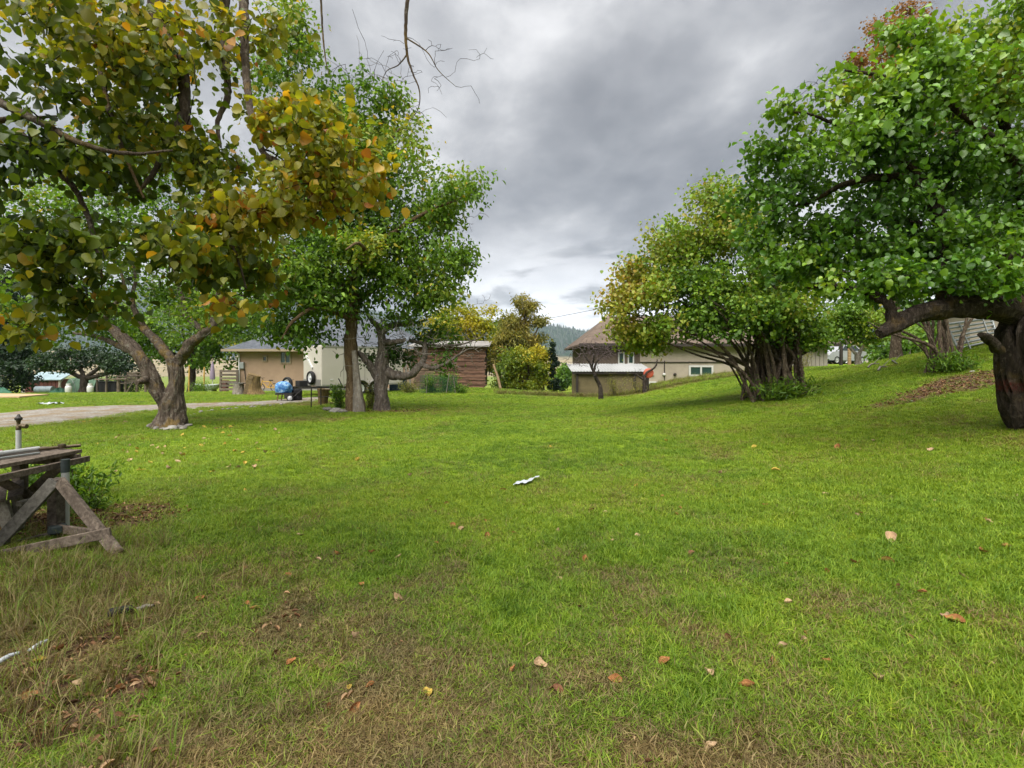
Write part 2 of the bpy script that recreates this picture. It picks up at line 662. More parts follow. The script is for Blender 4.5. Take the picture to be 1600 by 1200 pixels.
def wood(name, c1, c2, c3, axis=(30, 30, 2)):
    def f(t):
        p = t.obj()
        rnd = t.node('ShaderNodeObjectInfo').outputs['Random']
        off = t.node('ShaderNodeVectorMath', operation='ADD')
        t.l.new(p, off.inputs[0])
        cb = t.node('ShaderNodeCombineXYZ')
        t.l.new(t.math('MULTIPLY', rnd, 37.0), cb.inputs[0])
        t.l.new(t.math('MULTIPLY', rnd, 19.0), cb.inputs[2])
        t.l.new(cb.outputs[0], off.inputs[1])
        n = t.noise(t.vec(off.outputs[0], scale=axis), 1.0, 7, .65, .4)
        n2 = t.noise(off.outputs[0], 1.7, 4, .6)
        c = t.ramp(n, [(.28, c1), (.5, c2), (.75, c3)])
        c = t.mix(1.0, c, t.ramp(rnd, [(0, (.62, .62, .62)), (1, (1.35, 1.3, 1.22))]), 'MULTIPLY')
        c = t.mix(t.math('MULTIPLY', t.mapr(n2, .5, .72), .5), c, c1)
        return bsdf(t, c, .9, .15, 0, t.bump(n, .6, .006))
    return material(name, f)


wood('wood_grey', (.035, .028, .024), (.12, .098, .082), (.24, .205, .175), (26, 26, 26))
wood('wood_pale', (.065, .06, .052), (.155, .146, .13), (.26, .25, .225), (26, 26, 26))
wood('wood_red', (.055, .030, .023), (.150, .085, .062), (.29, .19, .145), (2, 14, 60))
wood('wood_slab', (.05, .034, .025), (.14, .10, .075), (.27, .21, .16), (2, 20, 40))
wood('wood_tan', (.09, .06, .032), (.19, .135, .075), (.29, .22, .13), (4, 4, 30))
wood('stump_wood', (.045, .032, .016), (.125, .088, .042), (.21, .16, .08), (20, 20, 3))

plain('white_pipe', (.36, .37, .37), .45, .4, var=.12)
plain('brass_dark', (.10, .075, .045), .5, .5, .7, var=.4, scale=30)
plain('teal_paint', (.025, .034, .034), .7, var=.5, scale=20)
plain('red_tool', (.30, .055, .03), .55, var=.3)
plain('stucco_tan', (.27, .19, .135), .95, .1, var=.10, scale=3, bump=.15)
plain('stucco_beige', (.33, .285, .23), .95, .1, var=.12, scale=3, bump=.15)
plain('siding_pale', (.29, .262, .225), .8, .2, var=.08, scale=2)
plain('brown_wall', (.13, .10, .08), .9, .1, var=.25)
plain('olive_wall', (.135, .112, .06), .9, .1, var=.30, scale=2)
plain('trim_white', (.50, .50, .49), .5, .3, var=.08)
plain('trim_tan', (.24, .19, .13), .7, var=.12)
plain('trim_dark', (.03, .024, .02), .7, var=.3)
plain('metal_roof', (.27, .275, .275), .6, .3, .1, var=.18, scale=3)
plain('metal_blue_roof', (.24, .32, .35), .5, .4, .2, var=.2, scale=3)
plain('shed_red', (.085, .030, .024), .7, .25, var=.25)
plain('shed_grey', (.20, .19, .18), .7, .25, var=.3)
plain('trailer_beige', (.40, .375, .33), .38, .45, var=.05, scale=2)
plain('trailer_trim', (.30, .29, .27), .4, .5, .5, var=.15)
plain('steel_dark', (.035, .032, .03), .6, .4, .4, var=.35, scale=12)
plain('rubber', (.018, .018, .019), .85, .2, var=.3)
plain('rim', (.50, .51, .52), .4, .5, .1, var=.12)
plain('galvanised', (.27, .29, .29), .45, .5, .6, var=.2, scale=10)
plain('propane_white', (.48, .48, .47), .4, .4, var=.06)
plain('bike_yellow', (.38, .22, .02), .45, .4, var=.12)
plain('tarp_blue_plain', (.06, .20, .50), .5, .35)
plain('umbrella_lilac', (.20, .165, .215), .9, .1, var=.15)
plain('plastic_white', (.36, .39, .42), .4, .4, var=.12)
plain('orange_red', (.33, .065, .03), .55, .3, var=.15)
plain('drum_blue_grey', (.13, .165, .185), .5, .35, var=.2)
plain('tarp_green', (.015, .08, .045), .6, .3, var=.3)
plain('net_green', (.02, .075, .045), .8, .2, var=.2)
plain('board_tan', (.36, .25, .15), .8, .2, var=.12)
plain('stone', (.15, .14, .125), .9, .15, var=.45, scale=9, bump=.4)
plain('stone_pale', (.22, .21, .19), .9, .15, var=.35, scale=9, bump=.4)
plain('car_white', (.27, .28, .30), .25, .5, var=.03)
plain('car_blue', (.035, .055, .085), .25, .5, var=.1)
plain('light_red', (.35, .01, .015), .3, .5, var=.1)
plain('glass_dark', (.022, .03, .03), .08, .6, var=.3, scale=1)
plain('glass_green', (.025, .055, .05), .08, .6, var=.3, scale=1)
plain('wire_black', (.012, .012, .013), .7)
plain('yellow_post', (.38, .24, .06), .8, var=.3)
plain('concrete', (.2, .19, .17), .95, .1, var=.2)


def shingle(name, c1, c2):
    def f(t):
        p = t.pos()
        b = t.node('ShaderNodeTexBrick')
        t.l.new(t.vec(p, scale=(1, 1, 1)), b.inputs['Vector'])
        b.inputs['Scale'].default_value = 3.2
        b.inputs['Color1'].default_value = (*c1, 1)
        b.inputs['Color2'].default_value = (*c2, 1)
        b.inputs['Mortar'].default_value = (*[x * .5 for x in c1], 1)
        b.inputs['Mortar Size'].default_value = .012
        n = t.noise(p, 1.3, 5, .6)
        c = t.mix(1.0, b.outputs[0], t.ramp(n, [(.3, (.75, .75, .75)), (.7, (1.2, 1.2, 1.2))]), 'MULTIPLY')
        return bsdf(t, c, .95, .1, 0, t.bump(b.outputs['Fac'], .3, .01))
    return material(name, f)


shingle('shingle_grey', (.062, .070, .084), (.095, .104, .12))
shingle('shingle_brown', (.098, .075, .060), (.135, .105, .085))


def tarp_fn(t):
    o = t.obj()
    n = t.noise(o, 9, 4, .6, .6)
    n2 = t.noise(o, 22, 3, .6)
    c = t.ramp(n, [(.40, (.02, .09, .28)), (.52, (.06, .21, .45)), (.64, (.27, .42, .55))])
    return bsdf(t, c, .5, .35, 0, t.bump(n2, .5, .02))


material('tarp_pattern', tarp_fn)


def ground_fn(t):
    p = t.pos()
    dr, di = t.attr('dry'), t.attr('dirt')
    n = t.noise(p, 26, 6, .7)
    n2 = t.noise(p, 5, 5, .6)
    n3 = t.noise(p, .9, 4, .55)
    far = t.mapr(t.node('ShaderNodeCameraData').outputs['View Distance'], 0, 1, 0, 0) if False else None
    gr = t.ramp(n, [(.25, (.052, .090, .007)), (.5, (.120, .185, .011)), (.75, (.185, .25, .016))])
    st = t.ramp(n, [(.25, (.050, .034, .016)), (.5, (.115, .085, .036)), (.75, (.20, .155, .07))])
    so = t.ramp(n, [(.25, (.030, .019, .012)), (.5, (.085, .052, .032)), (.78, (.17, .105, .065))])
    k = t.math('ADD', dr, t.math('MULTIPLY', t.math('SUBTRACT', n2, .5), .7), clamp=True)
    c = t.mix(t.mapr(k, .25, .85), gr, st)
    c = t.mix(t.mapr(t.math('ADD', di, t.math('MULTIPLY', t.math('SUBTRACT', n2, .5), .6)), .3, .7), c, so)
    c = t.mix(1.0, c, t.ramp(n3, [(.3, (.82, .82, .82)), (.7, (1.15, 1.15, 1.1))]), 'MULTIPLY')
    h = t.math('ADD', n, n2)
    return bsdf(t, c, .95, .08, 0, t.bump(h, .7, .03))


material('lawn', ground_fn)


def blade_fn(t):
    dr = t.attr('dry', 'INSTANCER')
    b = t.attr('br')
    b2 = t.attr('br2')
    rnd = t.node('ShaderNodeObjectInfo').outputs['Random']
    gr = t.ramp(t.math('ADD', t.math('MULTIPLY', b, .7), t.math('MULTIPLY', rnd, .3)),
                [(0, (.048, .108, .006)), (.45, (.132, .228, .013)), (.8, (.212, .305, .020)), (1, (.29, .35, .035))])
    st = t.ramp(b, [(0, (.075, .048, .020)), (.5, (.165, .118, .048)), (1, (.30, .235, .105))])
    k = t.math('ADD', dr, t.math('MULTIPLY', t.math('SUBTRACT', b2, .5), .9))
    c = t.mix(t.mapr(k, .34, .72), gr, st)
    tone = t.attr('tone', 'INSTANCER')
    c = t.mix(1.0, c, t.ramp(tone, [(0, (.50, .60, .55)), (.5, (.86, .90, .9)), (1, (1.12, 1.06, 1.0))]), 'MULTIPLY')
    a = bsdf(t, c, .55, .25)
    tr = t.node('ShaderNodeBsdfTranslucent')
    t.l.new(t.mix(1.0, c, (1.2, 1.15, .6), 'MULTIPLY'), tr.inputs[0])
    m = t.node('ShaderNodeMixShader')
    m.inputs[0].default_value = .32
    t.l.new(a, m.inputs[1])
    t.l.new(tr.outputs[0], m.inputs[2])
    return m.outputs[0]


material('grass_blade', blade_fn)


def gravel_fn(t):
    p = t.pos()
    v = t.node('ShaderNodeTexVoronoi')
    t.l.new(p, v.inputs['Vector'])
    v.inputs['Scale'].default_value = 26
    n = t.noise(p, 1.1, 5, .6)
    n2 = t.noise(p, 14, 4, .6)
    c = t.ramp(v.outputs['Color'], [(0, (.10, .092, .08)), (.5, (.19, .178, .16)), (1, (.32, .305, .28))])
    c = t.mix(t.mapr(n, .42, .62), c, t.ramp(n2, [(.3, (.115, .085, .055)), (.7, (.21, .165, .11))]))
    return bsdf(t, c, .95, .1, 0, t.bump(v.outputs['Distance'], .6, .02))


material('gravel', gravel_fn)


def hill_fn(t):
    p = t.pos()
    n = t.noise(p, .004, 6, .6)
    n2 = t.noise(p, .03, 5, .65)
    z = t.node('ShaderNodeSeparateXYZ')
    t.l.new(p, z.inputs[0])
    forest = t.ramp(n2, [(.3, (.007, .018, .012)), (.7, (.028, .046, .024))])
    bare = t.ramp(n2, [(.3, (.12, .10, .055)), (.7, (.26, .21, .12))])
    k = t.math('ADD', t.mapr(z.outputs[2], -10, 90, 1.0, 0.0), t.math('MULTIPLY', t.math('SUBTRACT', n, .5), 1.6))
    c = t.mix(t.mapr(k, .35, .75), forest, bare)
    return bsdf(t, c, 1.0, 0.0)


material('hill_mat', hill_fn)


# ------------------------------------------------------------------ the setting: ground, driveway, hills
def sgrid(lo, hi, n, k, c=0.0):
    a = np.arcsinh((lo - c) / k)
    b = np.arcsinh((hi - c) / k)
    return c + k * np.sinh(np.linspace(a, b, n))


def grid_faces(nx, ny):
    i = np.arange(nx - 1)[None, :]
    j = np.arange(ny - 1)[:, None]
    return np.stack([j * nx + i, j * nx + i + 1, (j + 1) * nx + i + 1, (j + 1) * nx + i], -1).reshape(-1, 4)


gx = sgrid(-6000, 6000, 420, 6.0)
gy = sgrid(-400, 6500, 420, 9.0, 4.0)
XX, YY = np.meshgrid(gx, gy)
ZZ = g(XX, YY)
me = fast_mesh('ground', np.stack([XX, YY, ZZ], -1).reshape(-1, 3), grid_faces(420, 420), MATS['lawn'], True,
               vattr={'dry': np.where(np.hypot(XX, YY) > 60, .45, dry(XX, YY)).ravel(), 'dirt': np.where(np.hypot(XX, YY) > 60, 0, dirt(XX, YY)).ravel()})
tag(link_mesh('ground', me), kind='structure')

# gravel driveway crossing the yard on the left, ragged edges
mid = [GP(-260, 679), GP(0, 656), GP(130, 642), GP(260, 636), GP(350, 632), GP(430, 628.5), GP(500, 622)]
mid = np.array(mid)
wid = np.array([3.4, 3.1, 2.5, 1.8, 1.5, 1.25, .9])
pp, ww = resample(mid, wid, .18)
T = np.gradient(pp, axis=0)
T /= np.linalg.norm(T[:, :2], axis=1)[:, None]
Nn = np.stack([-T[:, 1], T[:, 0]], 1)
NV = 13
rows = []
for k in range(len(pp)):
    for j in range(NV):
        s = (j / (NV - 1) * 2 - 1)
        e = ww[k] * (1 + .55 * (fbm(k * .11, s > 0, 4, 77) - .5)) * s
        x, y = pp[k, 0] + Nn[k, 0] * e, pp[k, 1] + Nn[k, 1] * e
        edge = .030 - .034 * abs(s) ** 6
        rows.append((x, y, gz(x, y) + edge))
me = fast_mesh('driveway', np.array(rows), grid_faces(NV, len(pp)), MATS['gravel'], True)
tag(link_mesh('driveway', me), kind='structure')
DRIVE = (pp, ww)


def drive_dist(X, Y):
    """distance to the driveway's edge (negative inside)"""
    X, Y = np.asarray(X, float).ravel(), np.asarray(Y, float).ravel()
    best = np.full(X.shape, 99.0)
    for k in range(0, len(pp), 3):
        best = np.minimum(best, np.hypot(X - pp[k, 0], Y - pp[k, 1]) - ww[k] * .95)
    return best


# hills across the valley
hx = np.linspace(-5200, 5200, 330)
hy = np.linspace(1300, 5200, 110)
HX, HYY = np.meshgrid(hx, hy)
az = HX / HYY
ridge = np.interp(az, [-1.4, -1.0, -.75, -.45, -.2, -.02, .08, .18, .30, .6, 1.0, 1.5],
                  [.14, .155, .145, .12, .095, .078, .072, .060, .060, .10, .14, .13])
ramp_y = sstep(1350, 2900, HYY)
HZ = -34 + ramp_y * (ridge * 2900 + 34) * (1 - .35 * sstep(3000, 5000, HYY))
HZ = HZ + ramp_y * (fbm(HX / 420, HYY / 420, 5, 60) - .5) * 80 + ramp_y * (fbm(HX / 90, HYY / 90, 3, 66) - .5) * 16
me = fast_mesh('hills', np.stack([HX, HYY, HZ], -1).reshape(-1, 3), grid_faces(330, 110), MATS['hill_mat'], True)
tag(link_mesh('hills', me), kind='structure')

# the conifer forest on those hills: far-off wood, one mass
nf = 15000
fa = RNG.uniform(-1.15, 1.15, nf)
fy = RNG.uniform(1700, 3300, nf)
fx = fa * fy
ii = np.clip(((fx + 5200) / 10400 * 329), 0, 328.999)
jj = np.clip((fy - 1300) / 3900 * 109, 0, 108.999)
i0, j0 = ii.astype(int), jj.astype(int)
fi, fj = ii - i0, jj - j0
fz = (HZ[j0, i0] * (1 - fi) + HZ[j0, i0 + 1] * fi) * (1 - fj) + (HZ[j0 + 1, i0] * (1 - fi) + HZ[j0 + 1, i0 + 1] * fi) * fj
keep = (fbm(fx / 230, fy / 230, 3, 70) + (fz + 10) / 330 > .62)
fx, fy, fz = fx[keep], fy[keep], fz[keep]
nf = len(fx)
hh = RNG.uniform(10, 24, nf)
rr = hh * RNG.uniform(.2, .32, nf)
ang = np.arange(5) / 5 * 2 * math.pi
V = np.zeros((nf, 6, 3))
V[:, :5, 0] = fx[:, None] + rr[:, None] * np.cos(ang)
V[:, :5, 1] = fy[:, None] + rr[:, None] * np.sin(ang)
V[:, :5, 2] = fz[:, None] - 2
V[:, 5] = np.stack([fx, fy, fz + hh], 1)
Fb = np.array([[k, (k + 1) % 5, 5] for k in range(5)])
Ff = (np.arange(nf)[:, None, None] * 6 + Fb[None]).reshape(-1, 3)
me = fast_mesh('forest', V.reshape(-1, 3), Ff, MATS['needle'], fattr={'tint': RNG.random(nf * 5), 'shade': RNG.random(nf * 5)})
tag(link_mesh('forest', me), 'dark conifer forest covering the far hillsides across the valley', 'forest', kind='stuff')

# haze: one closed box of even, pale air round everything
hb = MB().box((0, 2500, 230), (12600, 6200, 560))
HAZE_D = 0.8e-4


def build_haze():
    m = bpy.data.materials.new('haze')
    m.use_nodes = True
    t = NT(m.node_tree)
    t.n.clear()
    out = t.node('ShaderNodeOutputMaterial')
    pv = t.node('ShaderNodeVolumePrincipled')
    pv.inputs['Color'].default_value = (.70, .83, 1.0, 1)
    pv.inputs['Density'].default_value = HAZE_D
    pv.inputs['Anisotropy'].default_value = 0.0
    t.l.new(pv.outputs[0], out.inputs['Volume'])
    o = hb.build('haze', m, origin=(0, 0, 0))
    tag(o, 'thin pale haze filling the air of the whole valley', 'haze', kind='stuff')


build_haze()


# ------------------------------------------------------------------ trees
def leaf_arrays(C, L, Wd, dirv, nrm, cup=.12, fine=False):
    """folded leaves: C base points, L length, Wd width ratio, dirv and nrm per leaf -> V, F (two quads each)"""
    n = len(C)
    dirv = dirv / (np.linalg.norm(dirv, axis=1)[:, None] + 1e-9)
    nrm = nrm - dirv * np.sum(nrm * dirv, 1)[:, None]
    nrm = nrm / (np.linalg.norm(nrm, axis=1)[:, None] + 1e-9)
    s = np.cross(dirv, nrm)
    tmpl = np.array([[0, 0, 0], [.26, .40, .14], [.66, .40, .10], [1.0, 0, -.12], [.66, -.40, .10], [.26, -.40, .14]])
    if fine:
        tmpl = np.array([[0, 0, 0], [.04, .25, .07], [.36, .47, .14], [.72, .33, .08], [1.0, 0, -.14], [.5, 0, -.03],
                         [.72, -.33, .08], [.36, -.47, .14], [.04, -.25, .07]])
    if np.isscalar(Wd):
        Wd = np.full(n, Wd)
    V = C[:, None, :] + L[:, None, None] * (tmpl[None, :, 0:1] * dirv[:, None, :] + (tmpl[None, :, 1:2] * Wd[:, None, None]) * s[:, None, :]
                                            + tmpl[None, :, 2:3] * (cup / .12) * nrm[:, None, :])
    if fine:
        return V.reshape(-1, 3), (np.arange(n)[:, None, None] * 9 + np.array([[0, 1, 2, 3, 4, 5], [0, 5, 4, 6, 7, 8]])[None]).reshape(-1, 6)
    b = np.arange(n)[:, None, None] * 6
    F = (b + np.array([[0, 1, 2, 3], [0, 3, 4, 5]])[None]).reshape(-1, 4)
    return V.reshape(-1, 3), F


def n3(p, sc, ph=0.0):
    q = p * sc + ph
    return (np.sin(q[:, 0] * 1.7 + np.sin(q[:, 1] * 2.3 + 1) * 1.2) + np.sin(q[:, 1] * 1.9 + np.sin(q[:, 2] * 1.6 + 2) * 1.3)
            + np.sin(q[:, 2] * 2.1 + np.sin(q[:, 0] * 2.0 + 4) * 1.1)) / 3


def grow(nodes, rads, targets, rtip, sag=.12, rmax=.05, sides=4, wob=.12):
    """connect every target to the nearest branch point; returns tube arrays and the target twigs' directions"""
    cap = len(nodes) + 4 * len(targets) + 8
    NP = np.zeros((cap, 3))
    NR = np.zeros(cap)
    k = len(nodes)
    NP[:k], NR[:k] = nodes, rads
    d0 = np.array([np.min(np.sum((nodes - t) ** 2, 1)) for t in targets])
    VV, FF, off = [], [], 0
    dirs = np.zeros_like(targets)
    for q in np.argsort(d0):
        t = targets[q]
        d = np.linalg.norm(NP[:k] - t, axis=1)
        b = int(np.argmin(d + .25 * (NP[:k, 2] - t[2]).clip(0)))
        a, L = NP[b], d[b]
        if L < 1e-3:
            continue
        ctrl = (a + t) / 2 + np.array([0, 0, sag * L]) + RNG.normal(0, wob * L, 3)
        ts = np.array([0, .33, .67, 1.0])[:, None]
        path = (1 - ts) ** 2 * a + 2 * ts * (1 - ts) * ctrl + ts ** 2 * t
        path[1:3] += RNG.normal(0, .035 * L, (2, 3))
        r0 = min(NR[b] * .75, rtip + .016 * L, rmax)
        rs = np.interp([0, .33, .67, 1], [0, 1], [max(r0, rtip), rtip * .7])
        V, F = tube_arrays(path, rs, sides)
        VV.append(V)
        FF.append(F + off)
        off += len(V)
        NP[k:k + 3] = path[1:]
        NR[k:k + 3] = rs[1:]
        k += 3
        dirs[q] = path[3] - path[2]
    return np.vstack(VV), np.vstack(FF), dirs


def blob_points(bl, D0, gap=.0, gsc=1.6, clump=.20, tj_s=.09, sprig=.14):
    """cluster centres: blob = (x, y, dD, rx_px, ry_px, depth_m, n, tint)"""
    out, tint = [], []
    for (x, y, dD, rx, ry, rd, n, tn) in bl:
        D = D0 + dD
        c = P(x, y, D)
        s = abs(D) / F_PX
        ax = np.array([rx * s, rd, ry * s])
        ns = max(3, int(n / 6))
        q = RNG.normal(0, 1, (ns, 3))
        q /= np.linalg.norm(q, axis=1)[:, None]
        q *= (RNG.random(ns) ** .38 * np.where(RNG.random(ns) < sprig, RNG.uniform(1.1, 1.32, ns), 1.0))[:, None]
        own = RNG.integers(0, ns, n * 2)
        cr_ = clump * np.minimum(np.abs(ax), np.abs(ax).mean())
        p = c + q[own] * ax * .94 + RNG.normal(0, 1, (n * 2, 3)) * cr_ * np.array([1, 1, .62])
        tj = RNG.normal(0, tj_s, ns)[own]
        if gap:
            kq = n3(p, gsc, x * .01) > -1 + gap + RNG.normal(0, .12, len(p))
            p, tj = p[kq], tj[kq]
        p, tj = p[:n], tj[:n]
        out.append(p)
        tint.append(tn + tj)
    return np.vstack(out), np.concatenate(tint)


def tree(name, label, base, trunk, limbs, blobs, leaf, lm, bm, tm='twig', group=None, leaves=12, rc=.22, tintvar=.22, tintsc=.9,
         gap=.25, relief=.10, singles=0, bare=(), wr=.85, sides=4, droop=.5, trunk_n=22, limb_n=12, extra_nodes=None, rtip=.004,
         up=.7, cat='tree', rmax=.05, fine=False, bare_r=.0035, clump=.20, tj_s=.09, wblobs=(), bare_mat=None, sag=.12, tsplit=0.0):
    """base: world point; trunk / limbs: lists of (world pts, radii); blobs in pixels + world depth; leaf: length in metres"""
    root = empty(name, base, label, cat, group)
    og = ORIG[root.name]
    NPt, NRr = [], []
    for i, (pts, rad) in enumerate(trunk):
        a, r = resample(pts, rad, max(.03, min(rad[0] * .22, .12)))
        V, F = tube_arrays(a, r, trunk_n, relief, i * 2.3 + len(name))
        m = MB().add(V, list(F))
        m.F.append([m.k - trunk_n + j for j in range(trunk_n)])
        m.build('trunk', MATS[bm], root, smooth=True)
        if not limbs:
            NPt.append(a[len(a) // 2:])
            NRr.append(r[len(a) // 2:])
        else:
            NPt.append(a[int(len(a) * .7):])
            NRr.append(r[int(len(a) * .7):])
    for i, (pts, rad) in enumerate(limbs):
        a, r = resample(pts, rad, max(.03, min(rad[0] * .6, .15)))
        a[1:-1] += RNG.normal(0, .10, (len(a) - 2, 3)) * r[1:-1, None]
        V, F = tube_arrays(a, r, limb_n, relief * .8, i * 1.7 + 5)
        m = MB().add(V, list(F))
        m.F.append([m.k - limb_n + j for j in range(limb_n)])
        m.build('limb', MATS[bm], root, smooth=True)
        NPt.append(a[len(a) // 4:])
        NRr.append(r[len(a) // 4:])
    nodes, rads = np.vstack(NPt), np.concatenate(NRr)
    D0 = base[1]
    if blobs:
        C, tn = blob_points(blobs, D0, gap, clump=clump, tj_s=tj_s)
        for (wx, wy, wz, ax_, ay_, az_, n_, t0_) in wblobs:
            q = RNG.normal(0, 1, (n_, 3))
            q = q / np.linalg.norm(q, axis=1)[:, None] * (RNG.random(n_) ** .4)[:, None]
            C = np.vstack([C, np.array([wx, wy, wz]) + q * np.array([ax_, ay_, az_])])
            tn = np.concatenate([tn, np.full(n_, t0_)])
        V, F, dirs = grow(nodes, rads, C, rtip, sides=sides, rmax=rmax, sag=sag)
        o = link_mesh('twigs', fast_mesh('twigs', V - og, F, MATS[tm], True), root)
        tag(o, kind='stuff')
        n = len(C) * leaves
        ci = np.repeat(np.arange(len(C)), leaves)
        dn = dirs / (np.linalg.norm(dirs, axis=1)[:, None] + 1e-9)
        back = RNG.random(n)[:, None]
        pts = C[ci] - dirs[ci] * back * 1.2 + RNG.normal(0, rc * .78, (n, 3)) * np.array([1, 1, .8])
        dv = dn[ci] * .5 + RNG.normal(0, .75, (n, 3)) + np.array([0, 0, -droop])
        nv = RNG.normal(0, .75, (n, 3)) + np.array([0, 0, up])
        L = leaf * RNG.uniform(.45, 1.28, n)
        keep = n3(pts, 3.1 / max(rc * 4, .3)) > -.62
        pts, dv, nv, L, ci = pts[keep], dv[keep], nv[keep], L[keep], ci[keep]
        n = len(pts)
        t_ = tn[ci] + n3(pts, tintsc, 3.3) * tintvar + RNG.normal(0, .085, n)
        if tsplit:
            t_ = t_ + np.where(RNG.random(n) < tsplit, RNG.uniform(.2, .5, n), 0)
        t_ = np.clip(t_, 0, 1)
        sh = np.clip(RNG.normal(.5, .22, n), 0, 1)
        wid = wr * RNG.uniform(.75, 1.15, n)
        take = np.zeros(n, bool)
        if singles:
            # the leaves that show largest in the photograph become parts of their own
            u = (pts[:, 0] / pts[:, 1] * F_PX + CX)
            v = HY - (pts[:, 2] - CAM_Z) / pts[:, 1] * F_PX
            size = L / pts[:, 1] * ((u > 0) & (u < 1600) & (v > 0) & (v < 1200))
            take[np.argsort(-size)[:singles]] = True
            var = []
            for k in range(10):
                Lv, Fv = leaf_arrays(np.zeros((1, 3)), np.ones(1), wr * (0.85 + .04 * k), np.array([[1., 0, 0]]), np.array([[0., 0, 1]]), .08 + .015 * k, fine=True)
                var.append((k / 9, Lv, Fv))
            cache = {}
            for q in np.nonzero(take)[0]:
                key = (int(round(t_[q] * 9)), int(sh[q] * 2.99))
                if key not in cache:
                    _, Lv, Fv = var[key[0]]
                    cache[key] = fast_mesh('leaf', Lv, Fv, MATS[lm], fattr={'tint': [key[0] / 9] * 2, 'shade': [key[1] / 2] * 2})
                o = link_mesh('leaf', cache[key], root)
                d = Vector(dv[q]).normalized()
                nn_ = Vector(nv[q])
                nn_ = (nn_ - d * nn_.dot(d)).normalized()
                s_ = nn_.cross(d)
                M = Matrix((d, s_, nn_)).transposed().to_4x4()
                M = Matrix.Translation(Vector(pts[q] - og)) @ M @ Matrix.Scale(float(L[q]), 4)
                o.matrix_local = M
        kp = ~take
        V, F = leaf_arrays(pts[kp] - og, L[kp], wid[kp], dv[kp], nv[kp], fine=fine)
        o = link_mesh('crown', fast_mesh('crown', V, F, MATS[lm], False, fattr={'tint': np.repeat(t_[kp], 2), 'shade': np.repeat(sh[kp], 2)}), root)
        tag(o, kind='stuff')
    if len(bare):
        C, tn = blob_points(bare, D0, 0, clump=.5)
        V, F, dirs = grow(nodes, rads, C, bare_r, sides=4, rmax=.02 + bare_r, sag=.02, wob=.16)
        o = link_mesh('bare_twigs', fast_mesh('bare_twigs', V - og, F, MATS[bare_mat or tm], True), root)
        tag(o, kind='stuff')
    return root


def px_path(pts, D0, radii_px=None, radii=None):
    """limb path from pixels + depth offset; radii given in photograph pixels"""
    p = np.array([P(x, y, D0 + d) for x, y, d in pts])
    if radii is None:
        radii = [r / F_PX * (D0 + d) for r, (x, y, d) in zip(radii_px, pts)]
    return p, list(radii)


def dropbase(pts, rad, flare=1.35):
    """root the first point a little below ground and flare it"""
    p0 = pts[0].copy()
    p0[2] = gz(p0[0], p0[1]) - .12
    return np.vstack([p0, pts[1:]]), [rad[0] * flare] + list(rad[1:])


# --- the old apricot on the left, forked trunk
bB = GP(268, 668)
dB = bB[1]
SB = .80
t1 = dropbase(*px_path([(268, 668, 0), (268, 645, 0), (270, 625, 0), (275, 600, 0), (276, 575, 0), (272, 560, 0)], dB, SB * np.array([25, 21.5, 20, 14, 13.5, 13])))
t2 = px_path([(262, 640, 0), (250, 618, -.05), (234, 585, -.1), (218, 556, -.1), (196, 532, 0), (172, 512, .15), (150, 500, .3)], dB, SB * np.array([11, 13, 12.5, 11.5, 10, 8, 7]))
lB = [px_path([(276, 572, 0), (258, 548, .1), (240, 528, .2), (224, 512, .25), (214, 492, .2), (206, 468, .3), (212, 430, .5), (200, 380, .6)], dB, SB * np.array([9, 9, 8, 7, 6, 4, 3, 2])),
      px_path([(276, 572, 0), (290, 548, -.1), (306, 530, -.2), (322, 520, -.3), (334, 508, -.3), (333, 485, -.2), (340, 462, -.2), (352, 425, 0)], dB, SB * np.array([10, 10, 9, 8, 7, 6, 4.5, 2.5])),
      px_path([(150, 500, .3), (128, 492, .3), (118, 470, .2), (112, 440, .4), (90, 400, .6)], dB, SB * np.array([6.5, 6, 5, 3.5, 2])),
      px_path([(160, 505, .25), (176, 480, 0), (192, 460, -.2), (194, 446, -.3), (188, 420, -.3)], dB, SB * np.array([4.5, 4, 3.5, 3, 2])),
      px_path([(234, 588, -.1), (222, 596, -.4), (214, 598, -.6)], dB, SB * np.array([7, 6, 4])),
      px_path([(322, 520, -.3), (290, 492, .5), (285, 465, .9), (270, 420, 1.2)], dB, SB * np.array([6, 5, 4, 2])),
      px_path([(218, 556, -.1), (185, 540, .9), (150, 525, 1.6), (110, 520, 2.2)], dB, SB * np.array([6, 5, 4, 2]))]
tree('apricot_tree', 'old apricot tree with forked furrowed trunk beside the gravel driveway', bB, [t1, t2], lB,
     [(80, 400, .3, 95, 80, 1.6, 120, .42), (200, 360, .5, 130, 100, 1.8, 210, .42), (320, 400, .4, 90, 90, 1.6, 130, .44),
      (60, 470, .5, 60, 35, 1.2, 45, .35), (360, 480, .6, 55, 50, 1.2, 55, .42), (250, 260, .8, 160, 70, 1.8, 150, .48),
      (100, 300, .8, 100, 60, 1.6, 100, .5), (130, 530, 1.4, 60, 24, 1.0, 34, .4), (300, 470, 1.2, 60, 40, .8, 40, .4)],
     .10, 'leaf_green', 'bark_apricot', leaves=24, rc=.27, relief=.20, bare_r=.005, trunk_n=56, limb_n=18, tsplit=.05,
     bare=[(230, 440, 0, 110, 50, 1.0, 120, 0), (340, 440, -.2, 60, 60, .9, 70, 0), (120, 450, .2, 50, 40, .8, 40, 0), (320, 500, 0, 80, 40, .9, 40, 0)],
     bare_mat='twig_grey', gap=.35)

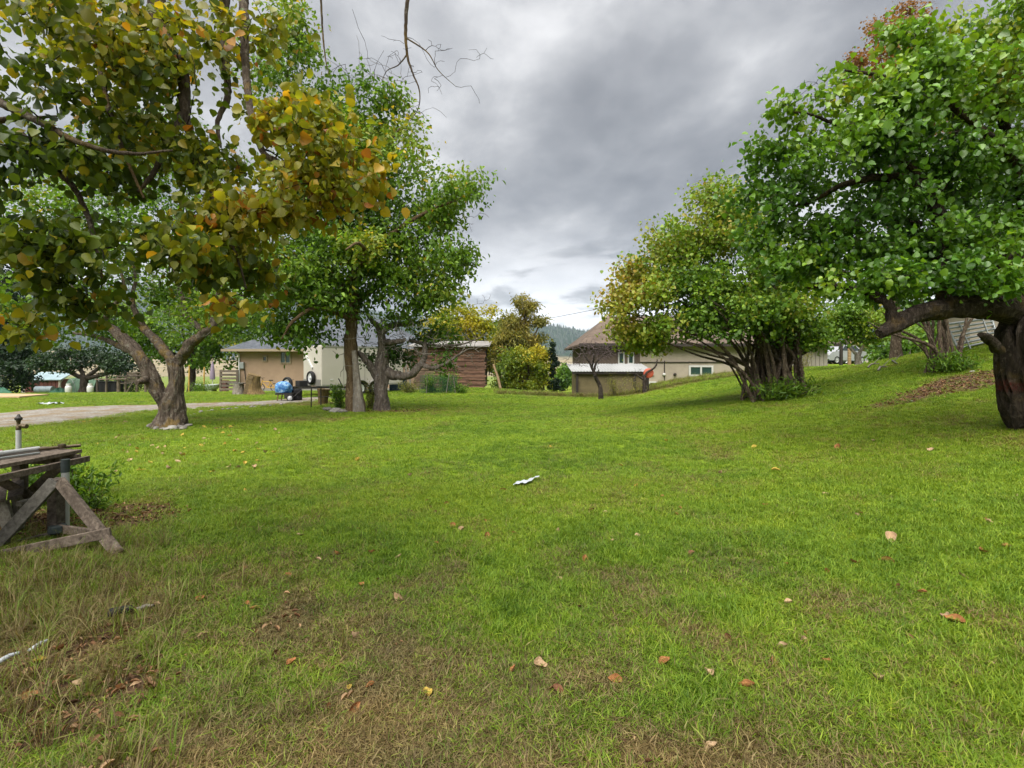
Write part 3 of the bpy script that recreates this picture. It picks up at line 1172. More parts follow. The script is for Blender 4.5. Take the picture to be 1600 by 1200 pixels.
# --- the autumn tree whose branches hang into the view from the upper left; its trunk stands outside the picture
bA = np.array([-5.6, 2.6, gz(-5.6, 2.6)])
tA = (np.array([[-5.6, 2.6, -.15], [-5.58, 2.65, .5], [-5.5, 2.7, 1.3], [-5.35, 2.8, 2.1]]), [.34, .26, .23, .21])
mainA = (np.array([[-5.35, 2.8, 2.1], [-4.9, 3.2, 3.2], [-4.2, 3.8, 4.3], [-3.0, 4.4, 5.1], [-1.7, 4.7, 5.35], [-.6, 4.9, 5.45], [.2, 5.1, 5.35]]), [.17, .15, .13, .10, .075, .05, .03])


def pa(*pts):
    return np.array([P(x, y, d) for x, y, d in pts])


lA = [mainA,
      (np.array([[-4.9, 3.2, 3.2], [-4.4, 2.2, 4.4], [-3.4, .9, 5.3], [-2.0, -.2, 5.8], [0, -.6, 6.1], [1.4, -.5, 6.2]]), [.13, .11, .09, .07, .045, .02]),  # unseen limb, added to carry the crown that shades the foreground
      (np.array([[-5.3, 2.8, 2.3], [-5.4, 1.9, 3.6], [-5.2, 1.0, 4.6], [-4.6, .4, 5.2]]), [.10, .08, .06, .03]),
      (np.array([[-5.35, 2.8, 2.1], [-5.2, 3.3, 2.8], [-4.8, 3.9, 3.3], [-4.4, 4.3, 3.6], [-3.9, 4.4, 3.7]]), [.12, .08, .05, .03, .008]),
      (pa((235, -60, 4.45), (255, 60, 4.4), (283, 105, 4.4), (287, 150, 4.4), (292, 190, 4.35), (308, 240, 4.3), (322, 280, 4.2), (330, 330, 4.1)), [.075, .062, .050, .044, .036, .028, .02, .012]),
      (pa((290, 170, 4.4), (278, 190, 4.3), (268, 215, 4.2), (240, 270, 4.0), (215, 300, 3.9)), [.034, .030, .026, .02, .01]),
      (pa((350, -60, 4.7), (352, 90, 4.7), (356, 150, 4.7), (340, 190, 4.6), (345, 230, 4.5)), [.05, .034, .028, .02, .01]),
      (pa((380, -50, 4.7), (385, 120, 4.3), (405, 225, 4.0), (445, 260, 3.9), (495, 295, 3.9), (540, 330, 3.9)), [.045, .030, .024, .02, .015, .006]),
      (pa((30, 210, 4.4), (70, 250, 4.0), (120, 300, 3.8), (150, 380, 3.7), (160, 440, 3.7)), [.04, .03, .02, .014, .007]),
      (pa((120, -60, 4.2), (150, 60, 4.1), (165, 150, 4.0), (190, 230, 3.9), (225, 310, 3.8)), [.035, .025, .02, .015, .008]),
      (pa((0, 160, 3.7), (60, 190, 3.6), (130, 225, 3.5), (200, 240, 3.5), (270, 235, 3.6)), [.03, .024, .018, .013, .007]),
      (pa((322, 280, 4.2), (345, 340, 4.0), (370, 400, 3.9), (385, 450, 3.9)), [.018, .014, .01, .006]),
      # the bare hanging spray against the sky
      (pa((640, -40, 5.2), (634, 40, 5.2), (636, 85, 5.2), (645, 115, 5.2), (655, 140, 5.2), (654, 168, 5.2), (640, 190, 5.2)), [.022, .017, .013, .009, .007, .0045, .003]),
      (pa((636, 85, 5.2), (622, 102, 5.2), (605, 110, 5.2), (597, 125, 5.2)), [.008, .006, .004, .003]),
      (pa((636, 60, 5.2), (668, 82, 5.2), (685, 110, 5.2), (712, 135, 5.2)), [.008, .006, .004, .002]),
      (pa((500, -30, 5.0), (505, 60, 5.0), (510, 100, 5.0), (515, 120, 5.0)), [.012, .008, .005, .003])]
tree('autumn_tree', 'yellowing broad-leaved tree hanging its branches into view over the gravel driveway side', bA, [tA], lA,
     [(130, 120, 1.4, 160, 100, .9, 95, .36), (330, 110, 1.8, 130, 90, .7, 70, .46), (470, 210, 1.4, 90, 70, .6, 56, .53),
      (90, 300, 1.1, 120, 80, .7, 66, .28), (300, 290, 1.4, 130, 100, .7, 85, .42), (460, 330, 1.3, 90, 60, .5, 46, .54),
      (530, 260, 1.3, 50, 40, .4, 18, .58), (190, 400, 1.1, 150, 45, .6, 46, .30), (370, 405, 1.3, 60, 50, .5, 30, .42),
      (70, 400, .8, 80, 50, .5, 26, .26), (180, 20, 1.8, 220, 60, 1.0, 75, .42), (90, 505, 1.2, 45, 30, .4, 7, .40), (560, 300, 1.35, 28, 50, .3, 9, .66),
      (150, 475, 1.1, 100, 20, .4, 10, .36), (385, 480, 1.4, 40, 26, .3, 5, .55)],
     .074, 'leaf_autumn', 'bark_apricot', tm='twig_dark', wblobs=[(-2.6, -.7, 5.9, 2.4, 1.8, 1.0, 330, .4), (1.0, -1.0, 6.3, 2.4, 1.9, 1.0, 300, .4), (-4.9, .7, 5.1, 1.3, 1.8, 1.0, 130, .4)], leaves=18, rc=.12, relief=.10, singles=300, tintvar=.13, gap=.42, wr=1.0, fine=True, bare_r=.0022, tsplit=.09, tj_s=.06, droop=.9, up=.45,  # wblobs: unseen crown over the camera, added and thickened to shade the foreground
     trunk_n=36, bare=[(650, 110, 2.6, 75, 60, .3, 34, 0), (600, 60, 2.5, 60, 40, .3, 20, 0), (540, 120, 2.4, 40, 40, .3, 10, 0), (690, 70, 2.6, 50, 30, .2, 16, 0)],
     bare_mat='twig_dark', rmax=.02, tintsc=1.5)

# --- the tall green tree and the old pollarded tree in the middle left
bD = GP(554, 643)
dD = bD[1]
tD = dropbase(*px_path([(556, 643, 0), (552, 600, 0), (548, 540, 0), (550, 490, 0), (553, 450, .1), (548, 380, .1), (540, 300, .2), (530, 220, .3), (515, 140, .4)], dD,
                       [13, 10, 9.5, 9, 8, 6.5, 5, 3.5, 2]))
lD = [px_path([(552, 450, .1), (580, 400, -.5), (620, 360, -.8), (670, 330, -1), (720, 310, -1)], dD, [5, 4.5, 3.5, 2.5, 1.2]),
      px_path([(550, 480, .1), (600, 440, .5), (650, 420, .8), (700, 400, 1)], dD, [5, 4, 3, 1.4]),
      px_path([(550, 470, .1), (510, 420, -.5), (475, 400, -1), (440, 420, -1.2)], dD, [5, 4, 3, 1.4]),
      px_path([(548, 380, .1), (500, 310, .2), (460, 250, .3), (440, 180, .3), (450, 110, .3)], dD, [5, 4, 3, 2, 1]),
      px_path([(545, 340, .1), (580, 270, 0), (610, 220, 0), (640, 185, 0)], dD, [4, 3.4, 2.4, 1]),
      px_path([(550, 500, 0), (500, 480, -1.2), (460, 500, -1.8), (440, 530, -2)], dD, [4.5, 3.5, 2.5, 1.2]),
      px_path([(552, 440, 0), (570, 400, -1.6), (560, 380, -2.4), (540, 390, -3)], dD, [4.5, 3.5, 2.5, 1.2])]
tree('tall_tree', 'tall leafy green tree with slender brown trunk beside the parked cargo trailer', bD, [tD], lD,
     [(560, 420, 0, 120, 90, 2.2, 240, .42), (480, 470, -.5, 75, 80, 1.8, 140, .38), (660, 410, 0, 78, 70, 1.8, 130, .40), (600, 310, 0, 110, 80, 2.2, 190, .52),
      (690, 320, -.3, 58, 50, 1.2, 75, .52), (520, 240, .2, 110, 90, 2.0, 180, .48), (590, 210, 0, 70, 65, 1.5, 85, .56), (460, 130, .2, 60, 80, 1.4, 70, .5),
      (470, 330, .2, 80, 90, 1.8, 130, .42), (470, 522, -1, 50, 26, 1.0, 34, .34), (665, 465, 0, 55, 24, 1.0, 34, .40), (580, 390, -1.6, 55, 35, .8, 34, .56),
      (440, 440, -.6, 36, 40, 1.0, 34, .48), (560, 150, 0, 60, 40, 1.0, 40, .55), (440, 40, .2, 55, 50, 1.2, 40, .5), (720, 400, -.3, 22, 40, .6, 16, .5)],
     .17, 'leaf_green', 'bark_tall', leaves=34, rc=.34, relief=.14, gap=.36, bare_r=.007, wr=.62, tsplit=.05, tintsc=.7,
     bare=[(735, 320, -.3, 22, 35, .5, 34, 0), (720, 440, -.1, 25, 40, .5, 26, 0), (560, 130, 0, 70, 60, .8, 40, 0), (650, 190, 0, 30, 40, .5, 18, 0)], bare_mat='twig')

# grey dead trunk leaning on the tall tree
gp = px_path([(561, 645, -.35), (558, 600, -.33), (555, 565, -.3), (553, 548, -.28)], dD, [8.5, 6, 4.6, 3.4])
gpts, grad = dropbase(gp[0], gp[1], 1.2)
tag(MB().tube(gpts, grad, 14, .06, .05, 2).build('dead_trunk', MATS['bark_grey'], origin=gpts[0] + np.array([0, 0, .12]), smooth=True),
    'bleached grey dead trunk standing against the slender brown tree trunk', 'trunk')

bE = GP(596, 641)
dE = bE[1]
tE = dropbase(*px_path([(596, 641, 0), (596, 615, 0), (596, 590, 0), (597, 568, .05), (599, 550, .1), (596, 530, .1), (594, 512, .1)], dE, [11.5, 10.5, 11, 10, 8.5, 6.5, 6.5]), flare=1.2)
lE = [px_path([(590, 592, 0), (578, 572, -.2), (566, 556, -.3), (560, 550, -.3)], dE, [6, 5, 4.5, 3]),
      px_path([(606, 582, 0), (622, 587, -.2), (640, 587, -.3), (654, 574, -.3), (664, 556, -.2), (664, 535, 0), (676, 515, .2)], dE, [8, 7, 6, 5.5, 4.5, 3, 2]),
      px_path([(660, 570, -.3), (676, 575, -.5), (696, 568, -.6), (714, 556, -.6), (730, 546, -.6)], dE, [3.6, 3.2, 2.6, 2, 1.2]),
      px_path([(596, 520, .1), (612, 508, .1), (640, 506, .2), (668, 500, .2)], dE, [6, 5, 3, 1.4]),
      px_path([(595, 535, .1), (622, 534, -.5), (632, 531, -.7)], dE, [5, 4, 3]),
      px_path([(594, 512, .1), (580, 500, .1), (570, 480, .3)], dE, [5, 3.6, 2]),
      px_path([(640, 532, .2), (680, 540, 0), (720, 538, -.3), (750, 528, -.4)], dE, [3, 2.4, 1.6, .8])]
tree('pollarded_tree', 'old thick-trunked pollarded tree with knots and bare grey twigs near slab shed', bE, [tE], lE,
     [(630, 552, .5, 34, 22, .8, 30, .18), (588, 558, .6, 26, 16, .7, 14, .18), (690, 530, .3, 50, 22, 1.0, 26, .38), (645, 498, .3, 50, 16, .8, 16, .45), (690, 558, -.2, 16, 20, .5, 10, .3)],
     .14, 'leaf_green', 'bark_old', leaves=26, rc=.25, relief=.20, bare_r=.011, gap=.4, wr=.6, trunk_n=36,
     bare=[(645, 535, -.3, 80, 34, 1.0, 200, 0), (600, 525, -.5, 45, 40, .7, 90, 0), (715, 540, -.5, 50, 28, .7, 70, 0)], bare_mat='twig_grey')

# --- multi-stemmed bushes on the right
def stem_bush(name, label, base, spread, nst, tops, blobs, leaf, lm, stem_r, **kw):
    st = []
    for i in range(nst):
        a = RNG.uniform(0, 2 * math.pi)
        r = spread * math.sqrt(RNG.random())
        p0 = np.array([base[0] + r * math.cos(a), base[1] + r * .8 * math.sin(a), 0])
        p0[2] = gz(p0[0], p0[1]) - .1
        x, y, d = tops[i % len(tops)]
        top = P(x + RNG.normal(0, 14), y + RNG.normal(0, 12), base[1] + d + RNG.normal(0, .3))
        L = np.linalg.norm(top - p0)
        c1 = p0 * .62 + top * .38 + np.array([-(top[0] - p0[0]) * .14, -(top[1] - p0[1]) * .14, L * .10]) + RNG.normal(0, .05 * L * .5, 3)
        c2 = p0 * .3 + top * .7 + np.array([-(top[0] - p0[0]) * .05, 0, L * .07]) + RNG.normal(0, .05 * L * .5, 3)
        r0 = stem_r * RNG.uniform(.55, 1.25)
        st.append((np.array([p0, c1, c2, top]), [r0, r0 * .8, r0 * .55, r0 * .22]))
    return tree(name, label, base, [], st, blobs, leaf, lm, 'bark_stem', cat='bush', **kw)


bI = GP(1207, 622)
bI[2] = gz(bI[0], bI[1])
stem_bush('hazel_bush', 'wide many-stemmed bush tree with yellowing left side in front of beige house', bI, .95, 64,
          [(1000, 440, 0), (1060, 370, .4), (1130, 330, .3), (1050, 540, -.3), (1180, 400, -.5), (1230, 430, 0), (1260, 480, .2), (1285, 540, -.2), (1120, 480, -1), (1100, 420, 1), (1200, 470, 1.4), (980, 500, .2), (1170, 470, -.6), (1200, 480, -.6), (1215, 470, -.3), (1240, 480, -.5), (1190, 490, -.8), (1225, 470, .5)],
          [(1000, 440, 0, 58, 48, 1.3, 130, .66), (1060, 390, .3, 60, 55, 1.4, 140, .66), (1125, 350, .3, 65, 60, 1.5, 150, .60), (1025, 520, -.2, 60, 29, 1.1, 92, .62),
           (1110, 470, -.4, 70, 55, 1.5, 170, .42), (1190, 410, -.2, 70, 65, 1.6, 170, .42), (1250, 460, 0, 55, 60, 1.4, 120, .38), (1190, 485, -.6, 70, 36, 1.3, 110, .36),
           (1120, 290, .3, 18, 22, .5, 18, .58), (1262, 515, -.1, 36, 26, .9, 44, .40), (965, 490, 0, 24, 40, .7, 30, .66), (1130, 512, -.6, 45, 18, .8, 26, .36), (1225, 522, .5, 60, 22, .9, 36, .14)],
          .11, 'leaf_bush', .055, leaves=38, rc=.26, gap=.28, relief=.03, limb_n=7, tintsc=.6, wr=.9, tintvar=.16)
bJ = GP(1468, 580)
stem_bush('stem_tree', 'many-stemmed shrub tree with sloping trunks on the grassy bank beside the metal gate', bJ, .42, 15,
          [(1368, 500, 0), (1395, 450, .6), (1420, 400, .2), (1450, 380, .4), (1492, 400, .2), (1522, 430, .6), (1548, 455, .3), (1405, 480, -.3), (1530, 400, .8), (1440, 420, 1.2)],
          [(1430, 380, .3, 80, 60, 1.3, 120, .40), (1520, 380, .4, 70, 70, 1.3, 120, .36), (1470, 290, .5, 100, 70, 1.5, 140, .44), (1400, 460, 0, 45, 30, .9, 40, .44), (1570, 460, .5, 40, 35, .8, 40, .30),
           (1570, 300, .4, 60, 80, 1.3, 90, .38), (1500, 200, .6, 110, 70, 1.5, 120, .48)],
          .10, 'leaf_right', .052, leaves=30, rc=.25, gap=.25, relief=.04, limb_n=9, wr=.9)

# --- the big apricot on the right, horizontal limb across the picture
bK = np.array([*P(1640, 690, 7.6)[:2], 0])
bK[2] = gz(bK[0], bK[1])
dK = bK[1]
tK = dropbase(*px_path([(1658, 690, 0), (1643, 660, 0), (1620, 615, 0), (1608, 575, 0), (1608, 530, 0), (1614, 500, .05)], dK, [46, 42, 40, 40, 40, 36]), flare=1.15)
lK = [px_path([(1640, 505, .1), (1600, 488, 0), (1560, 484, -.1), (1515, 480, -.2), (1470, 482, -.3), (1430, 493, -.4), (1395, 510, -.45), (1374, 522, -.5)], dK, [28, 23, 19, 17, 15.5, 14, 12, 7]),
      px_path([(1546, 485, -.1), (1538, 460, -.1), (1545, 432, -.2), (1562, 412, -.2), (1585, 402, -.2), (1620, 400, 0), (1650, 370, .3)], dK, [16, 13, 12, 11.5, 10.5, 9, 7]),
      px_path([(1398, 508, -.45), (1392, 488, -.4), (1386, 472, -.4), (1368, 462, -.3), (1340, 452, -.2), (1300, 446, 0), (1262, 450, .2)], dK, [9, 8, 7.5, 6.5, 5, 3.5, 2]),
      px_path([(1478, 482, -.3), (1472, 440, -.2), (1468, 395, 0), (1472, 350, .1), (1458, 318, .1), (1440, 292, 0), (1405, 278, -.1), (1360, 278, -.1), (1315, 290, 0), (1265, 315, .2), (1215, 330, .4)], dK,
              [11, 10, 10, 12, 11, 9, 7, 5.5, 4, 3, 1.5]),
      px_path([(1455, 315, .1), (1480, 275, .1), (1500, 235, .3), (1490, 190, .5), (1470, 140, .6)], dK, [7, 5.5, 4, 3, 1.5]),
      px_path([(1440, 350, .2), (1390, 340, .4), (1330, 345, .5), (1280, 365, .6)], dK, [5, 4, 3, 1.5]),
      px_path([(1610, 500, .05), (1625, 420, .2), (1610, 330, .2), (1580, 240, .2), (1560, 150, .2), (1540, 60, .2)], dK, [20, 15, 11, 8, 6, 3]),
      px_path([(1590, 260, .2), (1530, 200, -.3), (1460, 150, -.5), (1380, 120, -.6), (1320, 110, -.6)], dK, [7, 5.5, 4, 3, 1.5]),
      px_path([(1460, 300, .1), (1400, 240, -.2), (1340, 210, -.3), (1270, 180, -.3), (1240, 175, -.3)], dK, [5, 4, 3, 2, 1]),
      px_path([(1625, 510, .1), (1665, 440, .3), (1705, 360, .3), (1730, 270, .2), (1735, 180, .2)], dK, [22, 16, 12, 8, 4]),
      px_path([(1560, 548, -.35), (1545, 530, -.5), (1532, 523, -.6)], dK, [8, 7, 4])]
tree('gnarled_apricot_tree', 'gnarled apricot tree with thick horizontal limb and faded red paint ring on trunk', bK, [tK], lK,
     [(1350, 180, -.2, 80, 50, .8, 95, .46), (1440, 150, -.3, 90, 60, .9, 130, .50), (1540, 150, 0, 90, 80, 1.0, 150, .52), (1300, 250, 0, 90, 60, .9, 120, .42), (1220, 280, .3, 55, 55, .7, 70, .40),
      (1400, 260, 0, 100, 70, 1.0, 150, .40), (1500, 270, .2, 90, 80, 1.0, 130, .42), (1250, 370, .3, 80, 60, .8, 115, .40), (1340, 370, .3, 90, 65, .9, 120, .34), (1240, 430, .4, 50, 30, .6, 40, .36),
      (1330, 440, .1, 70, 30, .7, 55, .32), (1440, 400, .4, 80, 50, .8, 80, .26), (1580, 300, .3, 60, 90, 1.0, 110, .36), (1290, 140, -.3, 26, 20, .3, 16, .44), (1230, 175, -.3, 30, 18, .3, 15, .4),
      (1410, 90, -.2, 50, 40, .6, 40, .52), (1540, 60, 0, 100, 50, .8, 90, .5), (1190, 250, .4, 32, 18, .4, 16, .4), (1590, 430, .4, 40, 40, .6, 40, .3), (1510, 440, .6, 50, 30, .5, 30, .28),
      (1490, 425, -.5, 60, 30, .4, 44, .30), (1565, 440, -.5, 45, 26, .4, 36, .28), (1420, 440, -.4, 50, 26, .4, 36, .32), (1540, 360, -.4, 60, 40, .5, 50, .34),
      (1690, 160, .2, 95, 90, 1.0, 110, .46), (1720, 290, .2, 95, 90, 1.0, 110, .4), (1660, 60, .1, 90, 60, .9, 70, .5), (1780, 230, .2, 70, 80, .9, 60, .42), (1690, 400, .4, 60, 40, .7, 40, .34)],
     .088, 'leaf_right', 'bark_right', leaves=17, rc=.16, relief=.22, singles=300, gap=.36, wr=.98, trunk_n=72, limb_n=36, fine=True, droop=.6, tintsc=1.1, rmax=.03,
     bare=[(1290, 120, -.3, 40, 20, .2, 12, 0), (1245, 165, -.3, 30, 15, .2, 8, 0)], bare_mat='twig_dark')

# --- smaller and farther trees
bG = GP(939, 624)
dG = bG[1]
tree('bare_tree', 'small leafless tree with crooked dark trunk and purplish twigs on the lawn', bG,
     [dropbase(*px_path([(939, 624, 0), (938, 606, 0), (932, 592, 0), (927, 580, 0)], dG, [3.6, 3, 3, 2.8]))],
     [px_path([(927, 580, 0), (922, 568, 0), (914, 556, 0), (908, 545, .1)], dG, [2.2, 1.8, 1.2, .7]),
      px_path([(928, 580, 0), (932, 566, 0), (942, 556, .1), (952, 548, .2)], dG, [2, 1.6, 1.1, .6]),
      px_path([(925, 574, 0), (928, 558, -.2), (926, 545, -.3), (930, 538, -.3)], dG, [1.6, 1.3, .9, .5]),
      px_path([(934, 598, 0), (930, 588, -.2), (936, 578, -.3)], dG, [1.5, 1.2, .8])],
     [], .05, 'leaf_rust', 'bark_dark', limb_n=8, trunk_n=14,
     bare=[(918, 555, 0, 30, 18, .8, 190, 0), (942, 552, 0, 26, 18, .7, 150, 0), (930, 540, 0, 28, 10, .6, 60, 0)], bare_mat='twig_purple', bare_r=.011)
bH = GP(1008, 613)
dH = bH[1]
tree('stunted_tree', 'stunted dark tree with one curved branch in front of the orange disc', bH,
     [dropbase(*px_path([(1008, 613, 0), (1007, 602, 0), (1007, 592, 0), (1005, 586, 0)], dH, [3.4, 3, 3.2, 2]))],
     [px_path([(1007, 590, 0), (1011, 582, 0), (1019, 577, 0), (1025, 571, 0), (1027, 562, 0)], dH, [2, 1.7, 1.5, 1.3, .8]),
      px_path([(1007, 594, 0), (998, 588, 0), (994, 584, 0)], dH, [2, 1.4, .8])],
     [(1024, 556, 0, 12, 8, .3, 10, .5)], .06, 'leaf_bush', 'bark_dark', limb_n=8, trunk_n=14, rc=.15, bare=[(996, 582, 0, 8, 8, .3, 14, 0)], bare_mat='twig_dark')
bM_ = ON(1341, 25.0)
dM = bM_[1]
yb = HY - (bM_[2] - CAM_Z) / dM * F_PX
tree('young_apricot_tree', 'small round bright green tree with short forked pink-grey trunk on the far lawn', bM_,
     [dropbase(*px_path([(1342, yb, 0), (1341, yb - 12, 0), (1340, yb - 22, 0)], dM, [5, 4.4, 4]))],
     [px_path([(1340, yb - 20, 0), (1330, 545, 0), (1320, 530, .1), (1310, 515, .2)], dM, [2.6, 2, 1.5, 1]),
      px_path([(1341, yb - 20, 0), (1346, 545, 0), (1346, 532, 0), (1350, 515, 0)], dM, [2.8, 2.4, 2, 1])],
     [(1330, 512, 0, 45, 26, 1.5, 140, .60), (1375, 505, .3, 32, 26, 1.2, 80, .64), (1300, 500, .4, 30, 28, 1.2, 70, .56), (1345, 486, .2, 48, 18, 1.2, 80, .58)],
     .14, 'leaf_green', 'bark_grey', leaves=28, rc=.3, gap=.2)


def round_tree(name, label, x, D, ry, blobs, leaf, lm, tr_px, bm='bark_dark', fork=None, **kw):
    b = ON(x, D)
    y0 = HY - (b[2] - CAM_Z) / D * F_PX
    pts = [(x, y0, 0), (x, (y0 * 2 + ry) / 3, 0), (x + 1, ry, 0)]
    lim = [px_path([(x + 1, ry + 2, 0), ((x + bx) / 2, (ry + by) / 2 + 3, bd * .5), (bx, by, bd)], D, [tr_px * .6, tr_px * .45, tr_px * .2]) for bx, by, bd, *_ in blobs]
    return tree(name, label, b, [dropbase(*px_path(pts, D, [tr_px * 1.2, tr_px, tr_px * .85]))], lim, blobs, leaf, lm, bm, limb_n=8, trunk_n=14, **kw)


BG = 'trees standing behind the yard'
round_tree('shade_tree', 'dark dense tree at the yard edge left of the garden shed', -10, 40, 560,
           [(0, 530, 0, 48, 50, 2.5, 200, .35), (-40, 450, 0, 60, 60, 3, 160, .3), (20, 580, -1, 34, 30, 1.6, 90, .3), (20, 470, 0, 30, 40, 2, 60, .35), (10, 430, .5, 45, 40, 2, 70, .35), (45, 560, 0, 18, 30, 1, 34, .4), (-10, 370, .5, 40, 50, 2.4, 70, .4)],
           .24, 'leaf_dark', 5, leaves=26, rc=.42, gap=.15)
round_tree('spreading_tree', 'low dark spreading tree with forked trunk above the white propane tanks', 131, 36, 590,
           [(85, 566, 0, 26, 14, 1.4, 50, .45), (120, 552, .3, 40, 20, 1.6, 90, .4), (170, 560, 0, 36, 18, 1.5, 80, .35), (200, 572, 0, 24, 12, 1, 34, .3), (105, 575, -.3, 26, 9, .8, 24, .62)],
           .18, 'leaf_dark', 6, leaves=26, rc=.3, gap=.25)
round_tree('backyard_tree', 'large mid green tree beside the tan house left of its eave', 300, 43, 560,
           [(280, 500, 0, 80, 60, 3, 210, .45), (360, 510, 0, 52, 50, 2.5, 140, .5), (330, 440, 0, 90, 60, 3, 180, .45), (240, 540, 0, 45, 40, 2, 90, .35), (330, 560, 0, 40, 24, 1.6, 60, .35), (400, 470, .5, 36, 50, 2, 70, .5), (190, 470, .5, 60, 60, 2.5, 120, .4)],
           .26, 'leaf_green', 5, leaves=24, rc=.45, gap=.2, group=None)
round_tree('yellow_tree', 'yellowing loose-crowned tree rising behind the slab wood shed', 735, 40, 570,
           [(700, 505, 0, 34, 30, 1.8, 80, .62), (745, 500, 0, 36, 26, 1.8, 90, .74), (770, 530, 0, 26, 30, 1.5, 60, .62), (720, 535, 0, 40, 22, 1.5, 60, .5), (680, 530, 0, 24, 30, 1.4, 44, .45)],
           .22, 'leaf_gold', 4, leaves=26, rc=.38, gap=.3, bare_r=.015, bare=[(750, 480, 0, 30, 16, .8, 24, 0), (755, 470, 0, 10, 26, .5, 10, 0)])
round_tree('feathery_tree', 'feathery olive-brown tree with ragged top beside the slab wood shed', 812, 36, 560,
           [(822, 478, 0, 15, 15, .7, 44, .62), (812, 505, 0, 26, 16, 1, 70, .6), (846, 503, 0, 9, 6, .4, 14, .5), (800, 535, 0, 34, 24, 1.3, 110, .55), (782, 565, 0, 24, 28, 1.2, 80, .5), (830, 540, 0, 22, 30, 1.2, 80, .5), (812, 570, -.3, 40, 26, 1.3, 110, .45)],
           .24, 'leaf_olive', 4, bm='bark_stem', leaves=34, rc=.28, gap=.3, wr=.34, tsplit=.1)
round_tree('golden_shrub', 'bright yellow-green shrub mounded at the lawn edge by the columnar cedar', 826, 33, 590,
           [(818, 568, 0, 36, 24, 1.2, 120, .42), (845, 560, -.3, 20, 22, .8, 70, .68), (800, 585, 0, 26, 22, 1.2, 80, .35), (838, 590, -.2, 28, 22, 1.0, 100, .35), (825, 555, -.4, 26, 14, .8, 50, .7), (790, 600, 0, 20, 12, .8, 40, .2), (830, 606, 0, 24, 9, .8, 40, .25)],
           .14, 'leaf_gold', 3, bm='bark_stem', leaves=30, rc=.24, gap=.2)
round_tree('columnar_cedar', 'narrow dark green columnar cedar beside the yellow-green shrub', 865, 32.2, 600,
           [(865, 596, 0, 9, 16, .4, 70, .5), (865, 574, 0, 7, 16, .3, 60, .5), (864, 556, 0, 4.5, 12, .2, 34, .6), (863, 543, 0, 2, 8, .1, 14, .6)],
           .13, 'needle', 2, leaves=44, rc=.09, gap=0, clump=.08, wr=.4, droop=-.6)
round_tree('rust_tree', 'rust-brown leaved tall tree showing above the gnarled apricot crown', 1400, 19, 420,
           [(1385, 105, 0, 36, 40, 1.0, 80, .6), (1400, 50, 0, 50, 40, 1.2, 90, .5), (1345, 100, 0, 14, 18, .5, 20, .3), (1420, 180, 0, 50, 60, 1.2, 80, .4)],
           .11, 'leaf_rust', 6, bm='bark_stem', leaves=26, rc=.22, gap=.4)
for i, (x, D, lab, bl, lm) in enumerate([
        (1420, 34, 'round green shrub tree beyond the far lawn behind the fallen branches', [(1420, 535, 0, 34, 26, 2, 120, .5), (1400, 550, 0, 26, 18, 1.4, 60, .4)], 'leaf_green'),
        (1470, 36, 'dark leafy tree standing behind the stem tree on the bank', [(1470, 520, 0, 50, 40, 2.4, 150, .35), (1520, 490, 0, 50, 40, 2.4, 130, .4)], 'leaf_green'),
        (1290, 48, 'pale olive tree standing behind the parked white car', [(1300, 545, 0, 34, 24, 2, 90, .35), (1350, 550, 0, 34, 20, 2, 80, .3), (1250, 520, 0, 40, 30, 2, 70, .4)], 'leaf_olive'),
        (1580, 30, 'tall green tree behind the low beige outbuilding', [(1580, 470, 0, 60, 50, 2, 140, .4), (1600, 400, 0, 60, 60, 2, 120, .4)], 'leaf_green'),
        (1720, 34, 'broad green tree on top of the bank behind the gnarled apricot', [(1720, 470, 0, 70, 50, 2.4, 150, .42), (1780, 440, 0, 60, 60, 2.4, 120, .38)], 'leaf_green'),
        (880, 70, 'small far tree in the valley gap between cedar and sheds', [(882, 588, 0, 10, 12, 1.2, 50, .3), (872, 596, 0, 8, 8, 1, 30, .35)], 'leaf_green'),
        (848, 110, 'dark distant tree in the gap below the wooded hill', [(850, 592, 0, 9, 10, 1.5, 50, .5)], 'leaf_dark'),
        (900, 95, 'distant dark tree beside the bare tree below the wooded hill', [(900, 588, 0, 12, 12, 1.6, 60, .5), (893, 598, 0, 10, 7, 1.4, 30, .4)], 'leaf_dark')]):
    round_tree('background_tree', lab, x, D, bl[0][1] + bl[0][4] * .8, bl, .24 if D < 60 else .45, lm, 3, leaves=24, rc=.4 if D < 60 else .6, gap=.15, group=BG)


# ------------------------------------------------------------------ buildings
def window(root, x0, x1, z0, z1, y, frame, glass, mull=1, fw=.07, out=-1):
    f = MB()
    for a, b, c, d in ((x0, x1, z0, z0 + fw), (x0, x1, z1 - fw, z1), (x0, x0 + fw, z0 + fw, z1 - fw), (x1 - fw, x1, z0 + fw, z1 - fw)):
        f.box(((a + b) / 2, y + out * .03, (c + d) / 2), (b - a, .10, d - c))
    for k in range(mull):
        xm = x0 + (x1 - x0) * (k + 1) / (mull + 1)
        f.box((xm, y + out * .03, (z0 + z1) / 2), (fw * .9, .09, z1 - z0 - 2 * fw))
    wf = f.build('window', MATS[frame], root)
    for k in range(mull + 1):
        a = x0 + fw + (x1 - x0 - 2 * fw) * k / (mull + 1)
        b = x0 + fw + (x1 - x0 - 2 * fw) * (k + 1) / (mull + 1)
        MB().box(((a + b) / 2, y + out * .012, (z0 + z1) / 2), (b - a - .01, .02, z1 - z0 - 2 * fw)).build('pane', MATS[glass], wf)
    return wf


